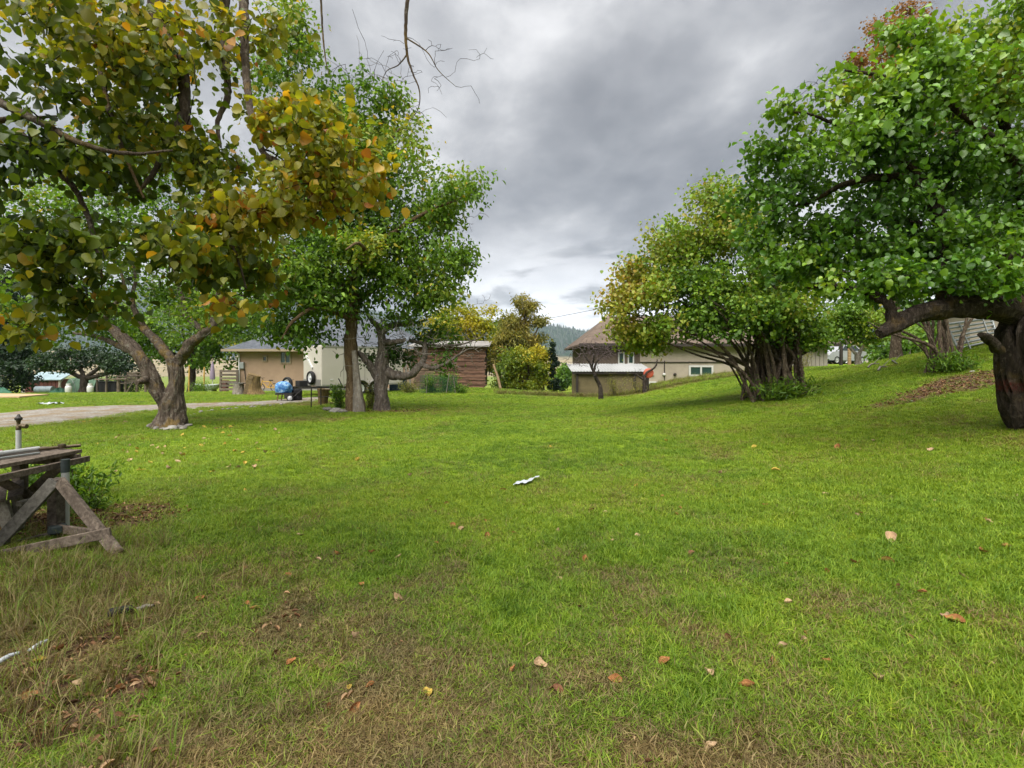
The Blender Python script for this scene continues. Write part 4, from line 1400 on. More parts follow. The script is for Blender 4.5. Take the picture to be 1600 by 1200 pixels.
def hip_roof(root, x0, x1, y0, y1, ze, zr, hip, mat, th=.12, name='roof'):
    ym = (y0 + y1) / 2
    m = MB()
    V = []
    for dz in (0, -th):
        V += [(x0, y0, ze + dz), (x1, y0, ze + dz), (x1, y1, ze + dz), (x0, y1, ze + dz), (x0 + hip, ym, zr + dz), (x1 - hip, ym, zr + dz)]
    F = [(0, 1, 5, 4), (1, 2, 5), (2, 3, 4, 5), (3, 0, 4), (6, 10, 11, 7), (7, 11, 8), (8, 11, 10, 9), (9, 10, 6), (0, 6, 7, 1), (1, 7, 8, 2), (2, 8, 9, 3), (3, 9, 6, 0)]
    m.add(V, F)
    return m.build(name, mat, root)


# tan house on the left
D = 36.0
x0, x1 = (372 - CX) / F_PX * D, -6.4
zb = gz((x0 + x1) / 2, D) - .1
ze = CAM_Z - (548 - HY) / F_PX * 35.3
h1 = empty('tan_house', ((x0 + x1) / 2, D + 4.5, zb), 'single-storey tan stucco house with grey hipped shingle roof behind the trailer', 'house')
MB().box(((x0 + x1) / 2, D + 4.5, (zb - .6 + ze) / 2), (x1 - x0, 9, ze - zb + .6)).build('wall', MATS['stucco_tan'], h1)
rf = hip_roof(h1, x0 - .75, x1 + .7, D - .7, D + 9.7, ze + .1, ze + 2.6, 4.6, MATS['shingle_grey'])
fa = MB()
fa.box(((x0 + x1) / 2, D - .72, ze + .04), (x1 - x0 + 1.5, .05, .17))
fa.box((x0 - .77, D + 4.5, ze + .04), (.05, 10.5, .17))
fa.build('fascia', MATS['trim_tan'], h1)
vx = (410 - CX) / F_PX * 38.5
MB().tube([(vx, D + 2.4, ze + 1.0), (vx, D + 2.4, ze + 2.05)], .05, 10).build('vent_pipe', MATS['trim_dark'], rf)
MB().box(((x0 + x1) / 2, D - .03, zb + .12), (x1 - x0 + .05, .10, .36)).build('plinth', MATS['concrete'], h1)
s = D / F_PX
window(h1, (438 - CX) * s, (455 - CX) * s, CAM_Z - (568 - HY) * s, CAM_Z - (549 - HY) * s, D, 'trim_tan', 'glass_green')
window(h1, (410.5 - CX) * s, (418 - CX) * s, CAM_Z - (565 - HY) * s, CAM_Z - (556 - HY) * s, D, 'trim_tan', 'glass_dark', 0)
xx = (374.5 - CX) * s
MB().tube([(xx, D - .08, zb), (xx, D - .08, ze - .25), (xx - .1, D - .4, ze - .05), (xx - .15, D - .62, ze)], .05, 8).build('downspout', MATS['trim_white'], h1)
MB().box((xx + .22, D - .1, zb + 1.9), (.3, .2, .45)).build('meter_box', MATS['galvanised'], h1, bevel=.02)
MB().tube([(xx + .55, D - .06, zb + .3), (xx + .35, D - .06, zb + 1.7)], .03, 6).build('conduit', MATS['trim_dark'], h1)

# slatted screen fence joining the house corner
D = 35.6
fr = empty('slat_fence', ON(357, D), 'dark slatted wooden screen at the corner of the tan house', 'fence')
zf = gz(*ON(357, D)[:2])
s = D / F_PX
for x in (345, 371):
    MB().box(((x - CX) * s, D, zf + .75), (.12, .12, 1.6)).build('post', MATS['wood_grey'], fr)
for k in range(6):
    MB().box(((358 - CX) * s, D - .07, zf + .2 + k * .25), (26 * s, .03, .15)).build('slat', MATS['wood_grey'], fr)

# brown-beige house on the right
D = 32.5
s = D / F_PX
X0, XB, XS, X1 = (918 - CX) * s, (1000 - CX) * s, (1236 - CX) * s, (1293 - CX) * s
ze = CAM_Z - (541 - HY) * s
h2 = empty('beige_house', ((X0 + X1) / 2, D + 4, .2), 'long beige stucco house with brown hipped roof beyond the right lawn', 'house')
MB().box(((XB + XS) / 2, D + 4, ze / 2 - .6), (XS - XB, 8, ze + 1.2 + .6)).build('wall', MATS['stucco_beige'], h2)
MB().box(((X0 + XB) / 2 - .01, D + 4.05, ze / 2 - .6), (XB - X0, 7.9, ze + 1.8)).build('side_wall', MATS['brown_wall'], h2)
MB().box(((XS + X1) / 2 + .01, D + 4.03, ze / 2 - .6), (X1 - XS, 7.94, ze + 1.8)).build('end_wall', MATS['siding_pale'], h2)
nb = 9
for k in range(nb):
    bw = (X1 - XS) / nb
    MB().box((XS + bw * (k + .5), D - .0, ze / 2 - .2), (bw - .03, .05, ze + 1.5)).build('siding_board', MATS['siding_pale'], h2)
hip_roof(h2, X0 - .6, X1 + .6, D - .6, D + 8.6, ze + .12, ze + 2.3, 2.6, MATS['shingle_brown'])
MB().box(((X0 + X1) / 2, D - .62, ze + .06), (X1 - X0 + 1.2, .05, .2)).build('fascia', MATS['trim_dark'], h2)
zz_ = CAM_Z - (566 - HY) * s
MB().box(((XB + XS) / 2, D - .03, zz_), (XS - XB, .08, .06)).build('belt_trim', MATS['trim_dark'], h2)
for x in (1038, 1078):
    MB().box(((x - CX) * s, D - .02, .5), (.05, .05, zz_ + 1.0)).build('seam_strip', MATS['stucco_beige' if x > 1050 else 'trim_dark'], h2)
window(h2, (1076 - CX) * s, (1114 - CX) * s, CAM_Z - (588 - HY) * s, CAM_Z - (571 - HY) * s, D, 'trim_white', 'glass_green', 1, .11)
window(h2, (1013 - CX) * s, (1025 - CX) * s, CAM_Z - (611 - HY) * s, CAM_Z - (596 - HY) * s, D, 'trim_white', 'glass_dark', 0, .09)
window(h2, (966 - CX) * s, (976 - CX) * s, CAM_Z - (569 - HY) * s, CAM_Z - (550 - HY) * s, D + .1, 'trim_white', 'glass_green', 0, .08)
window(h2, (981 - CX) * s, (991 - CX) * s, CAM_Z - (569 - HY) * s, CAM_Z - (550 - HY) * s, D + .1, 'trim_white', 'glass_green', 0, .08)
for x in (1019, 1037, 1054):
    MB().lathe(((x - CX) * s, D - .02, CAM_Z - (585 - HY) * s), [(.09, 0), (.09, .12), (.05, .16)], 10, (0, -1, 0)).build('wall_light', MATS['trim_white' if x < 1050 else 'trim_dark'], h2)

# lean-to shed in front of it
D = 28.4
s = D / F_PX
xa, xb = (901 - CX) * s, (1012 - CX) * s
zt, zb = CAM_Z - (581 - HY) * s, -.35
ls = empty('lean_to_shed', ((xa + xb) / 2, D + 1.2, zb), 'low olive lean-to shed with white corrugated metal roof beside the beige house', 'shed')
MB().box(((xa + xb) / 2, D + 1.2, (zb + zt) / 2), (xb - xa, 2.2, zt - zb)).build('wall', MATS['olive_wall'], ls)
for x in (902, 992, 1011):
    MB().box(((x - CX) * s, D + .06, (zb + zt) / 2), (.13, .14, zt - zb)).build('post', MATS['trim_dark'], ls)
cor = MB()
nc = 110
V = []
for k in range(nc + 1):
    xk = xa - .3 + (xb - xa + .6) * k / nc
    w_ = .018 * math.sin(k * math.pi / 2)
    V += [(xk, D - .15, zt + .03 + w_), (xk, D + 2.5, zt + .46 + w_), (xk, D + 2.5, zt + .44 + w_), (xk, D - .15, zt + .01 + w_)]
F = []
for k in range(nc):
    a, b = k * 4, k * 4 + 4
    F += [(a, b, b + 1, a + 1), (a + 3, a + 2, b + 2, b + 3), (a, a + 3, b + 3, b)]
cor.add(V, F).build('roof', MATS['metal_roof'], ls)
MB().box(((xa + xb) / 2, D - .06, zt - .06), (xb - xa + .5, .06, .12)).build('fascia', MATS['trim_dark'], ls)

# slab-wood shed in the middle
D = 33.0
s = D / F_PX
xa, xb = (646 - CX) * s, (758 - CX) * s
zb, zt = gz((xa + xb) / 2, D) + .05, CAM_Z - (541 - HY) * s
ss = empty('slab_shed', ((xa + xb) / 2, D + 2, zb), 'weathered red-brown shed clad in rough horizontal slab boards', 'shed')
MB().box(((xa + xb) / 2, D + 2.06, (zb + zt) / 2 + .12), (xb - xa - .1, 3.9, zt - zb - .2)).build('wall', MATS['brown_wall'], ss)
rowh = (zt - zb - .2) / 24
for r_ in range(24):
    cuts = sorted([xa + RNG.uniform(-.05, .05), xa + (xb - xa) * RNG.uniform(.25, .42), xa + (xb - xa) * RNG.uniform(.58, .78), xb + RNG.uniform(-.06, .10)])
    for a, b in zip(cuts[:-1], cuts[1:]):
        z_ = zb + .2 + rowh * (r_ + .5) + RNG.normal(0, .008)
        t_ = RNG.uniform(.03, .07)
        MB().beam((a + .01, D + .1 - t_ / 2, z_ + RNG.normal(0, .012)), (b - .01, D + .1 - t_ / 2, z_ + RNG.normal(0, .012)), t_, rowh * RNG.uniform(.78, .97)).build(
            'board', MATS['wood_slab' if (a < xa + 1.2 and r_ < 14) else 'wood_red'], ss)
for k in range(9):
    xk = xb - .1 - k * .22
    MB().box((xk, D + .2, zb + .0), (.07, .07, .45)).build('footing', MATS['wood_grey'], ss)
rm = MB()
rm.add([(xa - .3, D - .35, zt + .03), (xb + .3, D - .35, zt + .03), (xb + .3, D + 4.4, zt + .55), (xa - .3, D + 4.4, zt + .55),
        (xa - .3, D - .35, zt - .04), (xb + .3, D - .35, zt - .04), (xb + .3, D + 4.4, zt + .48), (xa - .3, D + 4.4, zt + .48)],
       [(0, 1, 2, 3), (7, 6, 5, 4), (0, 4, 5, 1), (1, 5, 6, 2), (2, 6, 7, 3), (3, 7, 4, 0)])
rm.build('roof', MATS['shed_grey'], ss)
for x, z1 in ((640, 2.3), (634, 2.2), (628, 2.0)):
    MB().box(((x - CX) * s, D + .1, gz((x - CX) * s, D) + z1 / 2), (.14, .1, z1)).build('corner_post', MATS['wood_pale'], ss)

# leaning pole right of it
a = ON(783, 30.5)
b = P(771, 570, 32.0)
tag(MB().tube([a - np.array([0, 0, .1]), (a + b) / 2 + np.array([.03, 0, 0]), b], [.09, .08, .065], 10, .3, .04).build('leaning_pole', MATS['wood_tan'], smooth=True),
    'pale wooden pole leaning beside the slab wood shed', 'pole')

# garden shed far left
D = 52.0
s = D / F_PX
zb = gz((55 - CX) * s, D)
gs = empty('garden_shed', ((60 - CX) * s, D + 1.2, zb), 'small dark red garden shed with pale blue metal roof by the shade tree', 'shed')
xa, xm, xb = (16 - CX) * s, (38 - CX) * s, (94 - CX) * s
zt = CAM_Z - (593 - HY) * s
MB().prism([(xm, D, zb), (xb, D, zb), (xb, D, zt), (xm, D, zt)], (0, 3, 0)).build('front_wall', MATS['shed_red'], gs)
for k in range(9):
    xk = xm + (xb - xm) * (k + .5) / 9
    MB().box((xk, D - .03, (zb + zt) / 2), ((xb - xm) / 9 - .05, .05, zt - zb - .1)).build('panel', MATS['shed_red'], gs)
MB().prism([(xm, D, zb), (xm, D, zt), (xa, D + 1.2, zt - .1), (xa, D + 1.2, zb)], (.02, .02, 0)).build('side_wall', MATS['shed_grey'], gs)
for k in range(4):
    t_ = (k + .5) / 4
    MB().box((xm + (xa - xm) * t_ - .03, D + 1.2 * t_ - .04, (zb + zt) / 2 - .05), (.16, .05, zt - zb - .15), math.atan2(1.2, xa - xm)).build('side_panel', MATS['shed_grey'], gs)
MB().box((xm, D - .05, (zb + zt) / 2), (.3, .1, zt - zb)).build('corner_trim', MATS['siding_pale'], gs)
MB().box((xb, D - .05, (zb + zt) / 2), (.2, .1, zt - zb)).build('corner_trim', MATS['siding_pale'], gs)
rm = MB()
V = [(xm - .3, D - .3, zt + .02), (xb + .3, D - .3, zt + .02), (xb - .2, D + 2.0, zt + .75), (xm - .2, D + 2.0, zt + .75), (xa - .4, D + 1.2, zt - .1)]
V += [(a_, b_, c_ - .08) for a_, b_, c_ in V]
rm.add(V, [(0, 1, 2, 3), (0, 3, 4), (5, 8, 7, 6), (5, 9, 8), (0, 5, 6, 1), (1, 6, 7, 2), (2, 7, 8, 3), (3, 8, 9, 4), (4, 9, 5, 0)]).build('roof', MATS['metal_blue_roof'], gs)

# low beige outbuilding behind the gate on the bank
D = 17.6
s = D / F_PX
zb = gz((1540 - CX) * s, D)
ob = empty('outbuilding', ((1620 - CX) * s, D + .5, zb - .3), 'low beige outbuilding on the bank behind the leaning metal gate', 'outbuilding')
xa, xb = (1513 - CX) * s, (1760 - CX) * s
zt = CAM_Z - (478 - HY) * s
MB().box(((xa + xb) / 2, D + .5, (zb - 1 + zt) / 2), (xb - xa, 1.0, zt - zb + 1)).build('wall', MATS['stucco_beige'], ob)
for k in range(7):
    xk = xa + (xb - xa) * (k + .5) / 7
    MB().box((xk, D - .02, (zb - 1 + zt) / 2), ((xb - xa) / 7 - .03, .04, zt - zb + .96)).build('panel', MATS['stucco_beige'], ob)
MB().box(((xa + xb) / 2, D + .4, zt + .06), (xb - xa + .4, 1.5, .1)).build('roof', MATS['shed_grey'], ob)

# galvanised tube gate leaning on the bank in front of it
D = 16.2
q = [P(1478, 507, D), P(1549, 497, D + .3), P(1561, 536, D), P(1500, 551, D - .25)]
gt = empty('metal_gate', (q[3] + q[2]) / 2, 'galvanised metal gate of horizontal rails leaning tilted on the grassy bank', 'gate')
for a, b in ((0, 1), (1, 2), (2, 3), (3, 0)):
    MB().tube([q[a], q[b]], .038, 10).build('frame_tube', MATS['galvanised'], gt, smooth=True)
for k in range(1, 7):
    t_ = k / 7
    MB().tube([q[0] * (1 - t_) + q[3] * t_, q[1] * (1 - t_) + q[2] * t_], .034, 8).build('rail', MATS['galvanised'], gt, smooth=True)
for t_ in (.25, .78):
    MB().tube([q[0] * (1 - t_) + q[1] * t_ - np.array([0, .05, 0]), q[3] * (1 - t_) + q[2] * t_ - np.array([0, .05, 0])], .022, 8).build('upright', MATS['galvanised'], gt, smooth=True)

# ------------------------------------------------------------------ the cargo trailer and things round it
cT = ON(502, 26.0)
pT = np.array([-.72, .694, 0])
fT = np.array([-.694, -.72, 0])
zg = gz(cT[0], cT[1])
# local frame: x along -forward (towards the rear), y across (from the near front corner to the far one), z up
MT = (np.column_stack([-fT, pT, [0, 0, 1]]), np.array([cT[0], cT[1], zg]))
tr = empty('cargo_trailer', MT[0] @ np.array([2.4, 1.05, 0]) + MT[1], 'beige enclosed cargo trailer with spare wheel on its front wall', 'trailer')


def tb():
    return MB(MT)


LT, WT, Z0, Z1 = 4.9, 2.1, .52, 2.62
tb().box((LT / 2, WT / 2, (Z0 + Z1) / 2), (LT, WT, Z1 - Z0)).build('body', MATS['trailer_beige'], tr, bevel=.05)
for k in range(1, 4):
    tb().box((LT * k / 4, -.004, (Z0 + Z1) / 2), (.03, .012, Z1 - Z0 - .2)).build('side_seam', MATS['trailer_trim'], tr)
for zc in (Z0 + .04, Z1 - .04):
    tb().box((LT / 2, -.012, zc), (LT - .1, .03, .09)).build('edge_rail', MATS['trailer_trim'], tr)
tb().box((-.012, WT / 2, Z0 + .18), (.03, WT - .1, .34)).build('stone_guard', MATS['trailer_trim'], tr)
tb().beam((-.03, WT * .80, 2.1), (-.03, WT * .45, 1.45), .06, .1).build('front_brace', MATS['trim_white'], tr)


def wheel(root, M, c, axis, rad, w, name='wheel'):
    wr_ = MB(M).ring(c, axis, rad - w * .3, w * .3, 28, 10, 1.55).build(name, MATS['rubber'], root, smooth=True)
    ax = np.asarray(axis, float)
    MB(M).lathe(np.asarray(c, float) + ax * (-.02), [(.03, .09), (.07, .08), (.09, .04), (rad * .42, .03), (rad * .56, .07), (rad * .62, .07), (rad * .62, -.06), (.02, -.06)], 20, axis).build('rim', MATS['rim'], wr_, smooth=True)
    return wr_


wheel(tr, MT, (-.14, WT * .42, .95), (-1, 0, 0), .36, .22, 'spare_wheel')
for xw in (2.15, 3.02):
    wheel(tr, MT, (xw, -.06, .36), (0, -1, 0), .36, .22)
    ft = MB(MT)
    arc = [(xw + .46 * math.cos(a_), .36 + .46 * math.sin(a_)) for a_ in np.linspace(.15, math.pi - .15, 14)]
    for (xa_, za_), (xb_, zb_) in zip(arc[:-1], arc[1:]):
        ft.add([(xa_, -.22, za_), (xb_, -.22, zb_), (xb_, .05, zb_), (xa_, .05, za_), (xa_, -.22, za_ - .03), (xb_, -.22, zb_ - .03), (xb_, .05, zb_ - .03), (xa_, .05, za_ - .03)],
               [(0, 1, 2, 3), (7, 6, 5, 4), (0, 4, 5, 1), (2, 6, 7, 3)])
    ft.build('fender', MATS['trailer_trim'], tr)
for yy in (.25, WT - .25):
    tb().beam((.3, yy, .46), (-1.25, WT / 2 + (yy - WT / 2) * .12, .46), .07, .12).build('tongue_rail', MATS['steel_dark'], tr)
tb().tube([(-1.05, WT / 2, .0), (-1.05, WT / 2, .85)], .035, 10).tube([(-1.05, WT / 2, .85), (-1.05, WT / 2 - .22, .88)], .015, 6).build('jack', MATS['steel_dark'], tr)
tb().box((-1.38, WT / 2, .47), (.3, .1, .09)).build('coupler', MATS['steel_dark'], tr, bevel=.02)
tb().box((-.55, WT / 2, .66), (.45, .5, .3)).build('battery_box', MATS['rubber'], tr, bevel=.03)
tb().box((.55, -.01, .85), (.16, .03, .06)).build('side_marker', MATS['trim_white'], tr)

# blue-tarped bundle on a small cart left of the trailer tongue
bt = ON(445, 22.6)
s = bt[1] / F_PX
tbn = empty('tarped_cart', bt, 'small cart bundled in a bright blue patterned tarp by the driveway', 'cart')
m = MB()
V, F = [], []
nu, nv = 22, 12
for j in range(nv):
    ph = j / (nv - 1) * math.pi * .62
    for i in range(nu):
        th = 2 * math.pi * i / nu
        rr_ = (.36 + .03 * math.sin(5 * th + j * .7) + .02 * math.sin(9 * th + 2 * j)) * math.sin(ph + .12)
        V.append((bt[0] - .06 + rr_ * math.cos(th), bt[1] + rr_ * .8 * math.sin(th), bt[2] + .52 + .36 * math.cos(ph)))
for j in range(nv - 1):
    for i in range(nu):
        F.append((j * nu + i, j * nu + (i + 1) % nu, (j + 1) * nu + (i + 1) % nu, (j + 1) * nu + i))
F.append(list(range(nu)))
m.add(V, F).build('tarp', MATS['tarp_pattern'], tbn, smooth=True)
MB().box((bt[0] + .05, bt[1], bt[2] + .33), (.75, .5, .07)).build('deck', MATS['steel_dark'], tbn)
for dx_ in (-.25, .3):
    for dy_ in (-.2, .2):
        MB().tube([bt + np.array([dx_, dy_, -.03]), bt + np.array([dx_ * .8, dy_, .33])], .025, 8).build('leg', MATS['wood_tan'], tbn)
wheel(tbn, None, bt + np.array([.36, -.28, .16]), (0, -1, 0), .16, .09)
MB().tube([bt + np.array([.3, -.3, .02]), bt + np.array([.75, -.2, .45]), bt + np.array([.8, -.1, .5])], .018, 8).build('handle', MATS['steel_dark'], tbn)

# black wheel leaning behind it
tw = ON(449, 24.2)
ot = empty('tyre_stand', tw, 'black car tyre propped on a dark stand behind the blue tarped cart', 'tyre')
wheel(ot, None, tw + np.array([0, 0, .72]), (-.5, -.86, 0), .33, .2, 'tyre')
MB().box(tw + np.array([.1, .2, .28]), (.5, .4, .62)).build('pedestal', MATS['steel_dark'], ot)
# dark barrel beside the tongue
db = ON(464, 22.9)
tag(MB().lathe(db, [(.20, 0), (.22, .08), (.22, .2), (.205, .24), (.22, .28), (.22, .46), (.19, .53), (.05, .54)], 20).build('dark_barrel', MATS['rubber'], smooth=True),
    'squat black barrel between the blue tarp and the trailer tongue', 'barrel')

# steel frame table right of it
ft0 = ON(515, 19.6)
s = ft0[1] / F_PX
ftb = empty('frame_table', ft0, 'rusty steel frame table with open top in front of the cargo trailer', 'table')
fx0, fx1 = (492 - CX) * s, (546 - CX) * s
zt = CAM_Z - (605 - HY) * s
for xk, yk in ((fx0, -.35), (fx1, -.35), (fx0 + .1, .35), (fx1, .35)):
    MB().tube([(xk, ft0[1] + yk, ft0[2] - .05), (xk, ft0[1] + yk, zt)], .022, 8).build('leg', MATS['steel_dark'], ftb)
for yk in (-.35, .35):
    MB().box(((fx0 + fx1) / 2, ft0[1] + yk, zt), (fx1 - fx0 + .1, .05, .05)).build('rail', MATS['steel_dark'], ftb)
for k in range(6):
    xk = fx0 + (fx1 - fx0) * k / 5
    MB().box((xk, ft0[1], zt - .005), (.04, .66, .03)).build('cross_bar', MATS['steel_dark'], ftb)
MB().tube([(fx0 + .05, ft0[1] - .35, zt - .35), (fx1, ft0[1] - .35, zt - .35)], .016, 6).build('stretcher', MATS['steel_dark'], ftb)
MB().tube([(fx1 - .25, ft0[1], zt), (fx1 - .45, ft0[1] + .1, zt + .33)], .02, 6).build('lever', MATS['steel_dark'], ftb)
# stump/tub beneath
st = ON(505, 21.0)
tag(MB().tube([st - np.array([0, 0, .05]), st + np.array([0, 0, .3]), st + np.array([.02, 0, .62])], [.17, .2, .26], 18, .08, .05).build('wood_tub', MATS['stump_wood'], smooth=True),
    'tapered brown wooden tub under the rusty frame table', 'tub')

# two sawn stumps by the drive in front of the tan house
sp = ON(384, 28.5)
s1 = empty('sawn_stump', sp, 'tall mossy sawn stump with slanted yellowish face by the driveway', 'stump')
MB().tube([sp + np.array([.55, 0, -.1]), sp + np.array([.45, 0, .3]), sp + np.array([.42, 0, .8]), sp + np.array([.5, 0, 1.12])], [.52, .4, .36, .34], 24, .1, .08, 1).build('trunk', MATS['stump_wood'], s1, smooth=True)
MB().beam(sp + np.array([.15, -.3, .05]), sp + np.array([.48, -.36, 1.05]), .28, .06, (0, -1, 0)).build('split_slab', MATS['wood_tan'], s1)
s2 = empty('low_stump', sp + np.array([-.4, 0, 0]), 'low pale stump with a flat board on top beside the mossy stump', 'stump')
MB().tube([sp + np.array([-.4, 0, -.1]), sp + np.array([-.4, 0, .3]), sp + np.array([-.42, 0, .62])], [.36, .28, .27], 20, .1, .06, 3).build('trunk', MATS['bark_grey'], s2, smooth=True)
MB().box(sp + np.array([-.45, 0, .65]), (.85, .5, .05)).build('board', MATS['wood_pale'], s2)

# yellow bicycle against the house
bk = ON(418, 33.6)
by = empty('bicycle', bk, 'small yellow bicycle standing before the tan house wall', 'bicycle')
wr_ = .27
xw0, xw1 = -.46, .46
for xw in (xw0, xw1):
    c = bk + np.array([xw, 0, wr_ + .02])
    ty = MB().ring(c, (0, 1, 0), wr_ - .02, .024, 24, 6).build('wheel', MATS['rubber'], by, smooth=True)
    sp_ = MB()
    for k in range(10):
        a_ = 2 * math.pi * k / 10
        sp_.tube([c, c + np.array([math.cos(a_) * (wr_ - .03), 0, math.sin(a_) * (wr_ - .03)])], .004, 4)
    sp_.build('spokes', MATS['rim'], ty)
bb = bk + np.array([.02, 0, .27])
seat = bk + np.array([.2, 0, .66])
head = bk + np.array([-.3, 0, .68])
rear = bk + np.array([xw1, 0, wr_])
front = bk + np.array([xw0, 0, wr_])
fm = MB()
for a, b in ((bb, seat), (seat, head), (bb, head - np.array([-.03, 0, .1])), (bb, rear), (seat, rear), (head + np.array([-.02, 0, .1]), front)):
    fm.tube([a, b], .026, 8)
fm.build('frame', MATS['bike_yellow'], by, smooth=True)
MB().tube([head + np.array([0, 0, .08]), head + np.array([-.02, 0, .22])], .016, 8).tube([head + np.array([-.02, -.26, .24]), head + np.array([-.06, 0, .22]), head + np.array([-.02, .26, .24])], .014, 8).build('handlebar', MATS['steel_dark'], by)
MB().box(seat + np.array([.03, 0, .1]), (.24, .12, .06)).tube([seat, seat + np.array([.02, 0, .08])], .015, 6).build('saddle', MATS['rubber'], by)

# propane tanks
for x, lab in ((107, 'white propane tank beside the crumpled green tarp'), (141, 'white propane tank beside the forked trunk of the low dark tree')):
    b = ON(x, 35.0)
    pr = empty('propane_tank', b, lab, 'propane tank', 'white propane tanks on the grass')
    MB().lathe(b, [(.10, .02), (.16, .06), (.19, .12), (.19, .42), (.16, .50), (.06, .54)], 20).build('cylinder', MATS['propane_white'], pr, smooth=True)
    MB().lathe(b, [(.15, 0), (.15, .05), (.13, .05), (.13, 0)], 16).build('foot_ring', MATS['propane_white'], pr)
    MB().lathe(b + np.array([0, 0, .52]), [(.13, 0), (.13, .15), (.11, .15), (.11, 0)], 16).build('collar', MATS['propane_white'], pr)
    MB().tube([b + np.array([0, 0, .5]), b + np.array([0, 0, .62])], .025, 8).build('valve', MATS['brass_dark'], pr)

# drum, tarps and board far left
b = ON(68, 38.0)
tag(MB().lathe(b + np.array([-.55, 0, .26]), [(.04, 0), (.26, .01), (.26, .35), (.275, .38), (.26, .41), (.26, .78), (.275, .81), (.26, .84), (.26, 1.16), (.04, 1.17)], 22, (1, .1, 0)).build('fallen_drum', MATS['drum_blue_grey'], smooth=True),
    'blue-grey drum lying on its side in front of the garden shed', 'drum')


def heap(name, c, rx, ry, h, mat, label, cat, seed=0, n=26, m=9):
    V, F = [], []
    for j in range(m):
        f = j / (m - 1)
        for i in range(n):
            th = 2 * math.pi * i / n
            k = 1 + .16 * math.sin(3 * th + seed + f * 2) + .10 * math.sin(7 * th + 2 * seed - f * 3)
            r_ = (1 - f) * k
            x_, y_ = c[0] + rx * r_ * math.cos(th), c[1] + ry * r_ * math.sin(th)
            V.append((x_, y_, gz(x_, y_) - .02 + h * (1 - (1 - f) ** 2) * (1 + .22 * math.sin(5 * th + 7 * f + seed))))
    for j in range(m - 1):
        for i in range(n):
            F.append((j * n + i, j * n + (i + 1) % n, (j + 1) * n + (i + 1) % n, (j + 1) * n + i))
    F.append([(m - 1) * n + i for i in range(n)])
    return tag(MB().add(V, F).build(name, MATS[mat], smooth=True), label, cat)


heap('crumpled_tarp', ON(93, 36.5), .75, .4, .36, 'tarp_green', 'crumpled green tarp lying between the drum and propane tank', 'tarp', 1.0)
heap('green_heap', ON(2, 37), .8, .5, .42, 'tarp_green', 'green tarp heap under the dark shade tree', 'tarp', 2.0)
b0, b1, b2_, b3 = [GP(*q_) for q_ in ((-60, 623), (30, 622.5), (76, 618.5), (-40, 616.5))]
bo = MB()
lift = np.array([0, 0, .10])
bo.add([b0 + lift, b1 + lift, b2_ + lift, b3 + lift, b0, b1, b2_, b3], [(0, 1, 2, 3), (7, 6, 5, 4), (0, 4, 5, 1), (1, 5, 6, 2), (2, 6, 7, 3), (3, 7, 4, 0)])
tag(bo.build('tan_sheet', MATS['board_tan']), 'tan plywood sheet lying flat on the far grass before the garden shed', 'board')
sc0 = GP(80, 632)
V, F = [], []
for j in range(6):
    for i in range(14):
        u, v = i / 13 - .5, j / 5 - .5
        x_, y_ = sc0[0] + u * .85 + .05 * math.sin(j * 2), sc0[1] + v * .5 + .1 * math.sin(i * 1.3)
        V.append((x_, y_, gz(x_, y_) + .05 + .035 * math.sin(i * 1.9 + j) + .03 * math.cos(j * 2.3 + i * .5)))
F = grid_faces(14, 6)
tag(MB().add(V, list(F)).build('white_cloth', MATS['plastic_white'], smooth=True), 'white crumpled cloth lying on grass beyond the driveway', 'cloth')

# rough pole frame corral behind the apricot trunk
D = 41.0
s = D / F_PX
cr = empty('pole_corral', ON(185, D), 'rough grey pole corral with rails behind the apricot trunk', 'fence')
zb = gz(*ON(185, D)[:2])
for x, h_, r_ in ((152, 1.5, .08), (163, 1.7, .09), (184, 1.95, .13), (194, 1.6, .09), (214, 1.7, .1), (228, 1.6, .1)):
    p0 = np.array([(x - CX) * s, D + RNG.uniform(-.2, .2), zb - .2])
    MB().tube([p0, p0 + np.array([RNG.normal(0, .05), 0, h_ + .2])], [r_, r_ * .85], 10, .2, .06).build('post', MATS['wood_grey'], cr, smooth=True)
for z_, a_, b_ in ((1.55, 150, 230), (1.05, 150, 200), (1.3, 185, 230), (.75, 190, 230)):
    MB().tube([((a_ - CX) * s, D - .12, zb + z_), ((b_ - CX) * s, D - .15, zb + z_ + .06)], [.05, .05], 8).build('rail', MATS['wood_grey'], cr, smooth=True)
for k in range(4):
    MB().box(((212 - CX) * s, D + .15, zb + .95 + k * .17), (38 * s, .04, .14)).build('plank', MATS['wood_grey'], cr)
MB().tube([((205 - CX) * s, D - .6, zb - .1), ((211 - CX) * s, D - .2, zb + .9)], .05, 8).build('brace', MATS['wood_grey'], cr)
b = ON(170, 41.8)
tag(MB().box(b + np.array([.1, 0, .45]), (1.6, .8, .9)).box(b + np.array([.1, 0, .93]), (1.7, .9, .06)).build('black_bin', MATS['rubber'], bevel=.04), 'black plastic bin behind the corral poles', 'bin')

